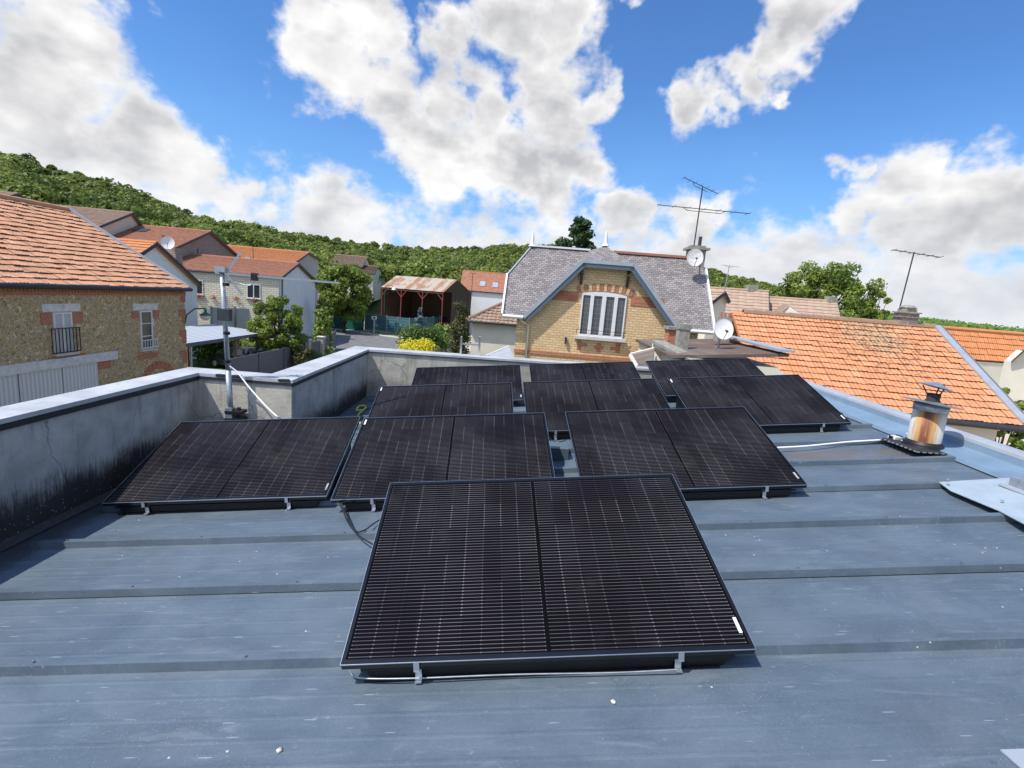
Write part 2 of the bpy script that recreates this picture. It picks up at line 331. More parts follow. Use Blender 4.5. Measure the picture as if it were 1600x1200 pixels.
MT['corr_annex'] = m_stripes('corr_annex', (.13, .105, .09), (.17, .135, .11), .55, 0, .85, 0, (.12, .08, .06), .5, .02)
MT['screen_slat'] = m_stripes('screen_slat', (.045, .12, .135), (.075, .16, .18), .35, 1, bmp=.5)
MT['wood_fence'] = m_stripes('wood_fence', (.06, .045, .04), (.12, .09, .07), .18, 0, bmp=.8)

def m_rustpipe():
    m, k = newmat('rusty_pipe'); p = k.n('ShaderNodeTexCoord').outputs['Object']
    sp = k.n('ShaderNodeSeparateXYZ', {0: p}).outputs
    n = k.noise(k.scale(p, (16, 16, 1.6)), 1.0, 6, .7)
    off = k.m('ABSOLUTE', k.m('ADD', k.m('MULTIPLY', sp[0], .72), k.m('MULTIPLY', sp[1], -.69)))
    wob = k.m('MULTIPLY', k.m('SUBTRACT', n, .5), .10)
    k1 = k.sm(k.m('ADD', off, wob), .115, .060)
    c = k.mix(k1, k.mix(k.noise(p, 30, 4), (.50, .50, .44), (.64, .63, .56)), (.46, .26, .09))
    c = k.mix(k.sm(k.m('ADD', off, k.m('MULTIPLY', wob, .8)), .050, .020), c, (.17, .055, .025))
    c = k.mix(k.m('MULTIPLY', k.sm(k.noise(k.scale(p, (40, 40, 5)), 1.0, 4), .55, .7), k1), c, (.35, .14, .04))
    return finish(m, k, c, .6, .15, k.bump(n, .2, .005), .4)
MT['rusty_pipe'] = m_rustpipe()

def m_leaf(name, c1, c2, tr=(.12, .2, .03), rough=.55):
    m, k = newmat(name)
    t = k.n('ShaderNodeAttribute', attribute_name='tint').outputs['Fac']
    c = k.mix(t, c1, c2)
    return finish(m, k, c, rough, 0, None, .3, trans=k.mix(t, tuple(x*1.6 for x in c1), tuple(x*1.6 for x in c2)))
MT['leaf_forest'] = m_leaf('leaf_forest', (.052, .092, .015), (.255, .295, .058))
MT['leaf_tree'] = m_leaf('leaf_tree', (.075, .125, .015), (.24, .30, .055))
MT['leaf_dark'] = m_leaf('leaf_dark', (.035, .075, .012), (.13, .20, .03))
MT['leaf_light'] = m_leaf('leaf_light', (.10, .16, .025), (.27, .34, .08))
MT['leaf_yellow'] = m_leaf('leaf_yellow', (.42, .40, .02), (.70, .62, .04))
MT['leaf_blue'] = m_leaf('leaf_blue', (.07, .12, .12), (.20, .27, .28))
MT['leaf_conifer'] = m_leaf('leaf_conifer', (.020, .048, .016), (.06, .11, .035))
MT['leaf_rust'] = m_leaf('leaf_rust', (.04, .055, .015), (.13, .12, .04))
MT['leaf_vine'] = m_leaf('leaf_vine', (.07, .14, .018), (.17, .26, .045))

def m_ground(name, c1, c2, sc=1.0, c3=None, rough=.95):
    m, k = newmat(name); p = gpos(k)
    c = k.mix(k.sm(k.noise(p, sc, 8, .65), .35, .65), c1, c2)
    if c3: c = k.mix(k.sm(k.noise(p, sc*.2, 4), .55, .7), c, c3)
    return finish(m, k, c, rough, 0, k.bump(k.noise(p, sc*12, 4), .5, .03), .2)
MT['grass'] = m_ground('grass', (.055, .085, .02), (.09, .125, .03), .8, (.10, .11, .05))
MT['asphalt'] = m_ground('asphalt', (.13, .13, .13), (.19, .185, .18), 1.5)
MT['pavement'] = m_ground('pavement', (.26, .25, .24), (.33, .32, .30), 2)
MT['gravel'] = m_ground('gravel', (.42, .37, .27), (.52, .47, .36), 3)

# ------------------------------------------------------------------ pixel of the photograph -> point (used to survey the place)
def ray(x, y): return Vector((CM @ np.array([x-800, y-600, FPX]))/FPX)
def atx(x, y, X): d = ray(x, y); return d*(X/d.x)
def aty(x, y, Y): d = ray(x, y); return d*(Y/d.y)
def atz(x, y, Z): d = ray(x, y); return d*(Z/d.z)
def atd(x, y, D): d = ray(x, y); return d*(D/math.hypot(d.x, d.y))
def atpl(x, y, p0, n): d = ray(x, y); return d*(p0.dot(n)/d.dot(n))

# ------------------------------------------------------------------ mesh builder
class MB:
    def __init__(s): s.v = []; s.f = []; s.t = []
    def poly(s, pts, t=.5):
        i = len(s.v); s.v += [tuple(p) for p in pts]; s.f.append(tuple(range(i, i+len(pts)))); s.t.append(t); return s
    def box(s, a, b, M=None, t=.5):
        x0, y0, z0 = a; x1, y1, z1 = b
        c = [Vector(p) for p in ((x0,y0,z0),(x1,y0,z0),(x1,y1,z0),(x0,y1,z0),(x0,y0,z1),(x1,y0,z1),(x1,y1,z1),(x0,y1,z1))]
        if M: c = [M @ p for p in c]
        i = len(s.v); s.v += [tuple(p) for p in c]
        for q in ((0,3,2,1),(4,5,6,7),(0,1,5,4),(1,2,6,5),(2,3,7,6),(3,0,4,7)): s.f.append(tuple(i+j for j in q)); s.t.append(t)
        return s
    def beam(s, a, b, w, h, up=(0, 0, 1), t=.5):   # rectangular bar from a to b
        a = Vector(a); b = Vector(b); d = b-a; L = d.length; d.normalize(); sd = d.cross(Vector(up))
        if sd.length < 1e-4: sd = d.cross(Vector((0, 1, 0)))
        sd.normalize(); u = sd.cross(d)
        M = Matrix((sd, d, u)).transposed().to_4x4(); M.translation = a
        return s.box((-w/2, 0, -h/2), (w/2, L, h/2), M, t)
    def tube(s, pts, r, n=8, cap=True, r2=None):
        pts = [Vector(p) for p in pts]; rings = []
        for i, p in enumerate(pts):
            d = (pts[min(i+1, len(pts)-1)]-pts[max(i-1, 0)]).normalized()
            a = d.cross(Vector((0, 0, 1)))
            if a.length < 1e-3: a = d.cross(Vector((0, 1, 0)))
            a.normalize(); b = d.cross(a)
            rr = r if r2 is None else r+(r2-r)*i/(len(pts)-1)
            j = len(s.v)
            for k in range(n):
                an = 2*math.pi*k/n; s.v.append(tuple(p+(a*math.cos(an)+b*math.sin(an))*rr))
            rings.append(j)
        for i in range(len(pts)-1):
            for k in range(n):
                s.f.append((rings[i]+k, rings[i]+(k+1) % n, rings[i+1]+(k+1) % n, rings[i+1]+k)); s.t.append(.5)
        if cap:
            s.f.append(tuple(rings[0]+k for k in range(n))[::-1]); s.f.append(tuple(rings[-1]+k for k in range(n))); s.t += [.5, .5]
        return s
    def lathe(s, prof, c=(0, 0, 0), n=24, ax=None):   # prof [(r,z)], ax optional matrix
        c = Vector(c); rings = []
        for r, z in prof:
            j = len(s.v)
            for k in range(n):
                an = 2*math.pi*k/n; p = Vector((r*math.cos(an), r*math.sin(an), z))
                if ax: p = ax @ p
                s.v.append(tuple(p+c))
            rings.append(j)
        for i in range(len(prof)-1):
            for k in range(n):
                s.f.append((rings[i]+k, rings[i]+(k+1) % n, rings[i+1]+(k+1) % n, rings[i+1]+k)); s.t.append(.5)
        return s
    def prism(s, prof, A, B, t=.5):   # profile list of Vectors (offset) swept from A to B, closed
        A = Vector(A); B = Vector(B); n = len(prof); i = len(s.v)
        s.v += [tuple(A+p) for p in prof]+[tuple(B+p) for p in prof]
        for k in range(n): s.f.append((i+k, i+(k+1) % n, i+n+(k+1) % n, i+n+k)); s.t.append(t)
        s.f.append(tuple(i+k for k in range(n))[::-1]); s.f.append(tuple(i+n+k for k in range(n))); s.t += [t, t]
        return s
    def slab(s, pts, th, n=None, t=.5):   # polygon with thickness th downward along its normal
        pts = [Vector(p) for p in pts]
        if n is None:
            n = (pts[1]-pts[0]).cross(pts[2]-pts[0]).normalized()
            if n.z < 0: n = -n
        lo = [p-n*th for p in pts]; i = len(s.v); m = len(pts)
        s.v += [tuple(p) for p in pts]+[tuple(p) for p in lo]
        s.f.append(tuple(range(i, i+m))); s.f.append(tuple(range(i+m, i+2*m))[::-1]); s.t += [t, t]
        for k in range(m): s.f.append((i+k, i+m+k, i+m+(k+1) % m, i+(k+1) % m)); s.t.append(t)
        return s
    def build(s, name, mat, parent=None, smooth=False, uv=None):
        off = wloc(parent) if parent is not None else Vector((0, 0, 0))
        me = bpy.data.meshes.new(name); V = np.array(s.v, dtype=float)
        me.from_pydata((V-np.array(off)).tolist(), [], s.f)
        me.materials.append(mat if not isinstance(mat, str) else MT[mat])
        L = me.uv_layers.new(name='uv'); me.calc_loop_triangles()
        data = np.zeros((len(me.loops), 2))
        if uv is not None:
            for p in me.polygons:
                for li in p.loop_indices: data[li] = uv(V[me.loops[li].vertex_index])
        else:
            for p in me.polygons:
                nn = p.normal
                if abs(nn.z) > .985: U = Vector((1, 0, 0)); Q = Vector((0, 1, 0))
                else: U = Vector((-nn.y, nn.x, 0)).normalized(); Q = nn.cross(U)
                if Q.z < 0: Q = -Q
                for li in p.loop_indices:
                    v = V[me.loops[li].vertex_index]; data[li] = (v[0]*U.x+v[1]*U.y+v[2]*U.z, v[0]*Q.x+v[1]*Q.y+v[2]*Q.z)
        L.data.foreach_set('uv', data.ravel())
        at = me.attributes.new('tint', 'FLOAT', 'FACE'); at.data.foreach_set('value', s.t)
        if smooth: me.polygons.foreach_set('use_smooth', [True]*len(me.polygons))
        o = bpy.data.objects.new(name, me); S.collection.objects.link(o)
        if parent is not None: o.parent = parent
        return o
def wloc(o):   # world position of a (rotation-free) parent chain
    p = Vector((0, 0, 0))
    while o is not None: p = p+o.location; o = o.parent
    return p
def npmesh(name, V, F, tint, mat, parent=None):    # quads from numpy arrays
    me = bpy.data.meshes.new(name); n = len(F)
    if parent is not None: V = V-np.array(wloc(parent))
    me.vertices.add(len(V)); me.vertices.foreach_set('co', V.astype(np.float32).ravel())
    me.loops.add(n*4); me.loops.foreach_set('vertex_index', F.astype(np.int32).ravel())
    me.polygons.add(n); me.polygons.foreach_set('loop_start', np.arange(n, dtype=np.int32)*4)
    me.update(calc_edges=True)
    at = me.attributes.new('tint', 'FLOAT', 'FACE'); at.data.foreach_set('value', tint.astype(np.float32))
    me.materials.append(MT[mat]); o = bpy.data.objects.new(name, me); S.collection.objects.link(o)
    if parent is not None: o.parent = parent
    return o
def tag(o, label=None, cat=None, group=None, kind=None):
    if label: o['label'] = label
    if cat: o['category'] = cat
    if group: o['group'] = group
    if kind: o['kind'] = kind
    return o
def thing(name, label, cat, loc, group=None):
    o = bpy.data.objects.new(name, None); S.collection.objects.link(o); o.location = loc; o.empty_display_size = .2
    return tag(o, label, cat, group)

def tile_slope(mb, P0, U, Vd, Wd, Ld, gauge=.33, tw=.22, lift=.035, wave=.02, jit=.006, clip=None, three=True):
    """courses of tiles: P0 bottom-left of the slope, U along the eave, Vd up the slope"""
    U = Vector(U).normalized(); Vd = Vector(Vd).normalized(); N = U.cross(Vd).normalized()
    if N.z < 0: N = -N
    P0 = Vector(P0); nr = max(1, round(Ld/gauge)); gauge = Ld/nr; nc = max(1, round(Wd/tw)); tw = Wd/nc
    for r in range(nr):
        sag = .012*math.sin(r*1.7+3)
        for c in range(nc):
            a0 = c*tw; a1 = a0+tw; b0 = r*gauge-.02+random.uniform(-.008, .008); b1 = (r+1)*gauge
            if clip and not clip((a0+a1)/2, (b0+b1)/2): continue
            j = random.uniform(-jit, jit); sk = random.uniform(-jit, jit)*2
            def P(a, b, h): return P0+U*a+Vd*b+N*h
            t = min(1, max(.12, random.gauss(.55, .10)))
            w_ = a1-a0; bot = [(a0+.004, lift+j), (a0+w_*.25, lift+j+wave), (a0+w_*.5, lift+j), (a0+w_*.75, lift+j+wave), (a1-.003, lift+j)] if tw < .26 else [(a0+.004, lift+j), (a0+w_*.5, lift+j+wave), (a1-.003, lift+j)]
            B = [P(a, b0+sk+sag, h) for a, h in bot]; T = [P(a, b1+.01, h-lift+.004) for a, h in bot]; D = [P(a, b0+sk+sag, h-lift-.004) for a, h in bot]
            i = len(mb.v); mb.v += [tuple(p) for p in B+T+D]
            nb = len(bot)
            for q_ in range(nb-1):
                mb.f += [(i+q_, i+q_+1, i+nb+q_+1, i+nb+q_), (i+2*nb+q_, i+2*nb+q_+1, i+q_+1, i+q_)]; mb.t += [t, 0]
    return mb

# ------------------------------------------------------------------ foliage
def leaf_quads(C, size, nrm=None, flat=.5):
    """C (n,3) centres -> quads with random orientation leaning to nrm"""
    n = len(C); d = rng.normal(size=(n, 3))
    if nrm is not None: d = d*flat+nrm
    d /= np.linalg.norm(d, axis=1)[:, None]+1e-9
    a = np.cross(d, rng.normal(size=(n, 3))); a /= np.linalg.norm(a, axis=1)[:, None]+1e-9
    b = np.cross(d, a)
    s = size*rng.uniform(.6, 1.3, n)[:, None]
    V = np.stack([C-a*s-b*s*.6, C+a*s-b*s*.6, C+a*s*.8+b*s*.7, C-a*s*.8+b*s*.7], 1).reshape(-1, 3)
    return V, np.arange(n*4).reshape(-1, 4)
def clumps(blobs, n, size, shell=.72):
    """blobs (x,y,z,rx,ry,rz) -> leaf centres near the shell, outward normals, tint"""
    B = np.array(blobs, float); wt = B[:, 3]*B[:, 4]+B[:, 3]*B[:, 5]; idx = rng.choice(len(B), n, p=wt/wt.sum())
    d = rng.normal(size=(n, 3)); d /= np.linalg.norm(d, axis=1)[:, None]
    r = shell+(1.06-shell)*rng.random(n)
    b = B[idx]; C = b[:, :3]+d*b[:, 3:6]*r[:, None]
    tb = rng.random(len(B))
    t = np.clip(.45*tb[idx]+.55*rng.random(n), 0, 1)
    return C, d, t
def tree(name, label, cat, base, h, rad, mat='leaf_tree', n=2500, size=.12, trunk=.2, nb=16, shape='round', group=None, crown0=.25, seed=1, squash=1.0, sub=.42, tree_parts=True):
    r_ = random.Random(seed); base = Vector(base)
    o = thing(name, label, cat, base, group)
    cz0 = base.z+h*crown0; cz1 = base.z+h; blobs = []
    for i in range(nb):
        t = (i+.5)/nb; an = i*2.4+r_.random()
        if shape == 'cone': rr = rad*(1-t)*.75; z = cz0+(cz1-cz0)*t*.95; br = rad*(.55*(1-t)+.10)
        elif shape == 'pine': rr = rad*(1-t)**.45*r_.uniform(.3, .8); z = cz0+(cz1-cz0)*t*.96; br = rad*(.13+.17*(1-t))*r_.uniform(.7, 1.25)
        elif shape == 'column': rr = rad*.35*r_.random(); z = cz0+(cz1-cz0)*t*.93; br = rad*(.75 if t < .8 else .5)
        else:
            ph = math.acos(1-2*t); zc = (cz0+cz1)/2; hz = (cz1-cz0)/2
            q_ = r_.uniform(.45, max(.78, 1-sub*.8)); rr = rad*q_*math.sin(ph); z = zc+hz*q_*math.cos(ph); br = rad*sub*r_.uniform(.6, 1.05)
        bz = br*(.8 if shape == 'round' else .7)*squash
        blobs.append((base.x+rr*math.cos(an), base.y+rr*math.sin(an), z, br, br, bz))
    C, d, t = clumps(blobs, n, size, .55)
    V, F = leaf_quads(C, size, d+np.array([0, 0, .35]), .75)
    npmesh('crown', V, F, t, mat, o)
    tb = MB(); top = Vector((base.x, base.y, base.z+h*(.9 if shape != 'round' else .6)))
    pts = [base+(top-base)*k/4+Vector((r_.uniform(-1, 1), r_.uniform(-1, 1), 0))*trunk*.5*(k > 0) for k in range(5)]
    tb.tube(pts, trunk, 8, True, trunk*.35)
    if shape == 'round':
        for bl in blobs[::2]:
            p0 = base+(top-base)*r_.uniform(.45, .9); e = Vector(bl[:3]); m_ = (p0+e)/2+Vector((0, 0, -.05*h))
            tb.tube([p0, m_, e], trunk*.38, 6, True, trunk*.1)
    tb.build('trunk', 'bark', o, True)
    return o

# ================================================================== OUR BUILDING
U0 = Vector((.9942, .0160, .1074)).normalized(); NR = Vector((-.108, .0028, 1)).normalized()
NR = (NR-U0*NR.dot(U0)).normalized(); F0 = NR.cross(U0)
RO = Vector((0, 0, -1.59))
def rf(a, b, c=0.0): return RO+U0*a+F0*b+NR*c
def roofz(x, y): return -1.59+.108*x-.0028*y
def onroof(x, y, h=0.0):
    d = ray(x, y); t = (-1.59+h)/(d.z-.108*d.x+.0028*d.y); return d*t
ZC = -1.07                                            # top of the parapet
home = thing('workshop_building', 'low building with blue grey ribbed metal roof and concrete parapet that carries the solar panels', 'building', (0, 3, GZ))
# deck: profile swept along the ribs
def deck():
    mb = MB(); ribs = [1.985+.604*k for k in range(-6, 12)]
    def strip(prof, a0, a1):
        for (b0, c0), (b1, c1) in zip(prof[:-1], prof[1:]):
            mb.poly([rf(a0, b0, c0), rf(a1, b0, c0), rf(a1, b1, c1), rf(a0, b1, c1)])
    for i, b in enumerate(ribs[:-1]):
        nb = ribs[i+1]
        prof = [(b, 0), (b+.008, .042), (b+.055, .042), (b+.075, 0)]
        gap = nb-b-.075
        for j in range(5):
            c = b+.075+gap*(j+.5)/5
            prof += [(c-.012, 0), (c-.004, .0012), (c+.004, .0012), (c+.012, 0)]
        prof += [(nb, 0)]
        if b < 5.1:
            lo = [(p, 0) for p, c in prof[:1]]+[(b+.075, 0), (nb, 0)]
            strip(prof, -3.14, 4.42); strip(lo, -3.46, -3.14)
            mb.poly([rf(-3.14, b, 0), rf(-3.14, b+.075, 0), rf(-3.14, b+.055, .042), rf(-3.14, b+.008, .042)])
        else:
            strip(prof, -2.2, 4.55); strip([(b, 0), (nb, 0)], -3.46 if b < 5.2 else -2.55, -2.2)
    return mb
def screws(mb):
    for i, b in enumerate([1.985+.604*k for k in range(-3, 10)]):
        for k in range(8):
            a = -2.9+k*.93+random.uniform(-.05, .05)
            if b > 5.1 and a < -2.1: continue
            p = rf(a, b+.030, .042); mb.lathe([(.010, 0), (.010, .002), (.006, .003), (.006, .007), (0, .008)], p, 7)
    return mb
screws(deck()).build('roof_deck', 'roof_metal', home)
mb = MB()
for i, b in enumerate([1.985+.604*k for k in range(-6, 12)]):
    if i % 2 == 1: mb.poly([rf(-3.14, b-.006, .002), rf(4.4, b-.006, .002), rf(4.4, b+.001, .002), rf(-3.14, b+.001, .002)])
mb.build('overlap_joint', 'black_plastic', home)
# parapet: left, cross, second left, back
BK = .08
def back_y(x): return 8.55+BK*(x+2.5)
XR = 4.5
mb = MB().box((-3.64, -2.6, GZ), (-3.40, 5.60, ZC-.035)); mb.build('parapet_wall', 'parapet_stained', home)
mb = MB().box((-3.40, 5.36, GZ), (-2.70, 5.60, ZC-.035)); mb.poly([(-3.4, 5.357, -2.2), (-2.38, 5.357, -2.2), (-2.38, 5.357, ZC-.035), (-3.4, 5.357, ZC-.035)]); mb.build('parapet_wall', 'parapet_clean', home)
mb = MB(); A = [(-2.70, 5.36), (-2.38, 5.36), (-2.50, 8.55), (-2.50, 8.82), (-2.79, 8.82)]
def vwall(mb, pts, z0, z1):
    n = len(pts)
    for i in range(n):
        p, q_ = pts[i], pts[(i+1) % n]; mb.poly([(p[0], p[1], z0), (q_[0], q_[1], z0), (q_[0], q_[1], z1), (p[0], p[1], z1)])
    mb.poly([(p[0], p[1], z1) for p in pts])
vwall(mb, [(-2.702, 5.604), (-2.702, 5.361), (-2.381, 5.361), (-2.50, 8.55), (-2.50, 8.82), (-2.78, 8.82)], GZ, ZC-.035); mb.build('parapet_wall', 'parapet_stained', home)
mb = MB(); vwall(mb, [(-2.498, 8.55), (XR, back_y(XR)), (XR, back_y(XR)+.26), (-2.498, 8.81)], GZ, ZC-.035); mb.build('parapet_wall', 'parapet_clean', home)
mb = MB(); vwall(mb, [(4.40, -2.6), (4.62, -2.6), (4.62, 8.9), (4.40, 8.9)], GZ, -1.30); mb.box((-3.6, -2.8, GZ), (4.6, -2.6, -1.95)); mb.build('wall', 'grey_wall', home)
def coping(pts, z, name='coping', th=.035):
    m_ = MB(); m_.slab([(x, y, z) for x, y in pts], th, Vector((0, 0, 1))); return m_.build(name, 'coping', home)
coping([(-3.67, -2.6), (-3.385, -2.6), (-3.385, 5.345), (-3.67, 5.63)], ZC)
coping([(-3.67, 5.63), (-3.385, 5.345), (-2.365, 5.345), (-2.73, 5.63)], ZC)
coping([(-2.73, 5.63), (-2.365, 5.345), (-2.485, 8.535), (-2.81, 8.85)], ZC)
coping([(-2.81, 8.85), (-2.485, 8.535), (XR, back_y(XR)-.015), (XR, back_y(XR)+.29)], ZC)
# dark bitumen strip under the inner edge of the coping
for a, b, d in (((-3.388, -2.6), (-3.388, 5.34), .045), ((-3.385, 5.348), (-2.37, 5.348), .03), ((-2.367, 5.35), (-2.487, 8.53), .04), ((-2.48, 8.538), (XR, back_y(XR)-.012), .012)):
    m_ = MB(); m_.beam((a[0], a[1], ZC-.035-d/2), (b[0], b[1], ZC-.035-d/2), .012, d); m_.build('bitumen_strip', 'bitumen', home)
for i in (0, 1, 4):   # bitumen mends on the cross coping
    x = -3.2+i*.17+random.uniform(-.03, .03); MB().slab([(x, 5.338, ZC+.003), (x+random.uniform(.08, .16), 5.338, ZC+.003), (x+.10, 5.338+random.uniform(.02, .06), ZC+.003), (x+.03, 5.35+random.uniform(.0, .05), ZC+.003)], .03, Vector((0, 0, 1))).build('bitumen_patch', 'bitumen', home)
# gutter fillet with grit at the foot of the left walls
mb = MB(); mb.poly([(-3.40, -2.4, roofz(-3.4, -2.4)+.045), (-3.335, -2.4, roofz(-3.3, -2.4)+.004), (-3.335, 5.35, roofz(-3.3, 5.3)+.004), (-3.40, 5.35, roofz(-3.4, 5.3)+.045)])
mb.build('gravel_fillet', plain('grit', (.06, .062, .06), .95, var=.5, sc=45, bmp=1.0), home)
# right edge flashing
xe = lambda y: 4.05+.062*(y-4)
mb = MB()
ys = [-2.6, 0, 2, 4, 6, 8.9]
for y0, y1 in zip(ys[:-1], ys[1:]):
    pr = [(0, .012), (.012, .045), (.30, .050), (.31, .11)]
    for (a0, c0), (a1, c1) in zip(pr[:-1], pr[1:]):
        P = lambda a, c, y: (xe(y)+a, y, roofz(xe(y)+a, y)+c)
        mb.poly([P(a0, c0, y0), P(a1, c1, y0), P(a1, c1, y1), P(a0, c0, y1)])
mb.build('edge_flashing', plain('flashing_blue', (.21, .30, .385), .4, .25, var=.16, sc=2.5), home)
mb = MB()
for y0, y1 in zip(ys[:-1], ys[1:]):
    pr = [(.308, .108), (.315, .135), (.34, .155), (.40, .155), (.43, .13), (.43, -.25)]
    for (a0, c0), (a1, c1) in zip(pr[:-1], pr[1:]):
        P = lambda a, c, y: (xe(y)+a, y, roofz(xe(y)+a, y)+c)
        mb.poly([P(a0, c0, y0), P(a1, c1, y0), P(a1, c1, y1), P(a0, c0, y1)])
mb.build('edge_roll', 'zinc', home)

# ------------------------------------------------------------------ solar panels
PU = Vector((.9940, .03628, .10325)).normalized(); PNR = (NR-PU*NR.dot(PU)).normalized(); PF = PNR.cross(PU)
PV = Vector((-.0686, .94164, .32949)); PV = (PV-PU*PV.dot(PU)).normalized()
TL = math.atan2(PV.dot(PNR), PV.dot(PF))
PW, PH = 1.722, 1.134
BR_ = Matrix((PU, PF, PNR)).transposed().to_4x4()
CT, ST = math.cos(TL), math.sin(TL); H0 = .122
TM = Matrix.Translation((0, 0, H0)) @ Matrix.Rotation(TL, 4, 'X')    # panel plane in the thing's frame
def make_panel():
    o = thing('solar_panel', 'x', 'solar panel', (0, 0, 0), 'solar panels on black ballast tubs')
    f = MB(); w_, t_ = .022, .032
    f.box((0, 0, -t_), (PW, w_, 0), TM); f.box((0, PH-w_, -t_), (PW, PH, 0), TM)
    f.box((0, w_, -t_), (w_*.7, PH-w_, 0), TM); f.box((PW-w_*.7, w_, -t_), (PW, PH-w_, 0), TM)
    f.build('frame', 'black_frame', o)
    e = MB(); e.box((0, -.0015, -.004), (PW, 0, .0015), TM); e.box((0, PH, -.004), (PW, PH+.0015, .0015), TM); e.box((-.0015, 0, -.004), (0, PH, .0015), TM); e.box((PW, 0, -.004), (PW+.0015, PH, .0015), TM)
    e.build('frame_edge', 'alu', o)
    g_ = MB(); P = [TM @ Vector(p) for p in ((w_*.6, w_*.8, -.003), (PW-w_*.6, w_*.8, -.003), (PW-w_*.6, PH-w_*.8, -.003), (w_*.6, PH-w_*.8, -.003))]
    g_.poly(P)
    IT = TM.inverted()
    g_.build('cell_sheet', 'cells', o, uv=lambda v: (lambda q_: (q_.x, q_.y))(IT @ Vector(v)))
    bk = MB(); bk.box((w_, w_, -.012), (PW-w_, PH-w_, -.007), TM); bk.build('back_sheet', 'black_plastic', o)
    # ballast tub: wedge with rounded lower corners
    tb = MB(); y0, y1 = .05, PH*CT-.07; x0, x1 = .09, PW-.09; rr = .055
    def sec(y, top):
        pts = [(x0, top), (x1, top)]
        for k in range(5): an = -math.pi/2*k/4; pts.append((x1-rr+rr*math.cos(an), .045+rr-.045+rr*math.sin(an)-.0))
        for k in range(5): an = -math.pi/2-math.pi/2*k/4; pts.append((x0+rr+rr*math.cos(an), rr+rr*math.sin(an)))
        return [Vector((a, y, c)) for a, c in pts]
    za = H0-.036+y0*ST/CT; zb = H0-.036+y1*ST/CT
    A_ = sec(y0, za); B_ = sec(y1, zb); n = len(A_); i = len(tb.v); tb.v += [tuple(p) for p in A_+B_]
    for k in range(n): tb.f.append((i+k, i+(k+1) % n, i+n+(k+1) % n, i+n+k)); tb.t.append(.5)
    tb.f.append(tuple(range(i, i+n))[::-1]); tb.f.append(tuple(range(i+n, i+2*n))); tb.t += [.5, .5]
    tb.box((x0-.012, y0-.012, .004), (x1+.012-.05, y0-.001, .016)); tb.box((x0-.02, y0-.02, H0-.058), (x1+.02, y0-.001, H0-.046))
    t0 = tb.build('ballast_tub', 'black_plastic', o)
    for a, b in ((.17, .32), (.56, .86), (.92, 1.12), (1.30, 1.58)):
        MB().box((a, y0-.003, .042), (b, y0+.004, .058)).build('hand_slot', 'cable_black', t0)
    for a in (.31, 1.41):
        c = MB(); c.box((a-.012, -.0035, H0-.040), (a+.012, -.001, H0+.001)); c.box((a-.012, -.004, H0-.043), (a+.012, y0-.014, H0-.040))
        c.box((a-.014, y0-.018, H0-.105), (a+.014, y0-.013, H0-.040)); c.box((a-.014, y0-.040, H0-.108), (a+.014, y0-.013, H0-.102))
        c.build('clamp', 'alu', o)
    return o
protoP = make_panel()
def copy_tree(o, parent=None):
    c = o.copy(); S.collection.objects.link(c)
    if parent is not None: c.parent = parent
    for ch in list(o.children): copy_tree(ch, c)
    return c
PANELS = [((-0.611, 1.839), 'BR', 'large black solar panel nearest to the viewer, alone in the front row'),
 ((-3.082, 3.642), 'BR', 'black solar panel beside the stained left parapet, left end of the second row'),
 ((-1.301, 3.606), 'TL', 'black solar panel in the middle of the second row, black leads at its corner'),
 ((0.606, 3.649), 'BR', 'black solar panel at the right end of the second row, nearest to the rust trail'),
 ((-1.640, 5.426), 'TL', 'black solar panel at the left end of the third row, by the yellow cable'),
 ((0.220, 5.462), '', 'black solar panel in the middle of the third row'),
 ((2.101, 5.471), 'TL', 'black solar panel at the right end of the third row'),
 ((-1.527, 7.237), 'BR', 'black solar panel at the left end of the last row, against the pale back parapet'),
 ((0.334, 7.248), '', 'black solar panel in the middle of the last row, below the yellow brick house'),
 ((2.261, 7.295), '', 'black solar panel at the right end of the last row')]
for i, ((x, y), st, lab) in enumerate(PANELS):
    o = protoP if i == 0 else copy_tree(protoP)
    ptop = Vector((x, y, -1.47+.108*x-.0028*y)); base = ptop-PNR*H0
    m4 = BR_.copy(); m4.translation = base; o.matrix_world = m4; o['label'] = lab
    if st:
        s_ = MB()
        if st == 'BR': s_.box((PW-.036, .075, -.002), (PW-.022, .15, .0005), TM)
        else: s_.box((.018, PH-.11, -.002), (.032, PH-.03, .0005), TM)
        so_ = s_.build('barcode_label', 'white_plastic', None); so_.parent = o

# ------------------------------------------------------------------ flue on the roof
fb = onroof(1440, 703); fb.z = roofz(fb.x, fb.y)
fl = thing('flue_pipe', 'rust streaked flue pipe with a small tin cowl on the metal roof', 'flue', fb)
mb = MB(); mb.lathe([(.135, .05), (.135, .44), (.13, .44)], fb, 32); mb.build('pipe', 'rusty_pipe', fl, True)
mb = MB(); mb.lathe([(.19, .0), (.185, .02), (.17, .03), (.175, .045), (.16, .055), (.165, .07), (.15, .085), (.137, .10)], fb, 28); mb.build('rubber_collar', 'black_plastic', fl, True)
mb = MB(); mb.box((-.26, -.26, .037), (.26, .22, .044), Matrix.Translation(fb)); mb.build('base_plate', 'bitumen', fl)
mb = MB()
for k in range(9): mb.box((-.27+k*.058, -.275, .038), (-.24+k*.058, -.262, .046), Matrix.Translation(fb)); mb.box((-.275, -.26+k*.055, .038), (-.262, -.235+k*.055, .046), Matrix.Translation(fb))
mb.build('base_plate_edge', 'alu', fl)
mb = MB(); mb.lathe([(.139, .40), (.142, .41), (.142, .465), (.10, .475), (.06, .49)], fb, 28); mb.build('pipe_band', 'galv', fl, True)
AXT = Matrix.Rotation(.10, 3, 'Y')
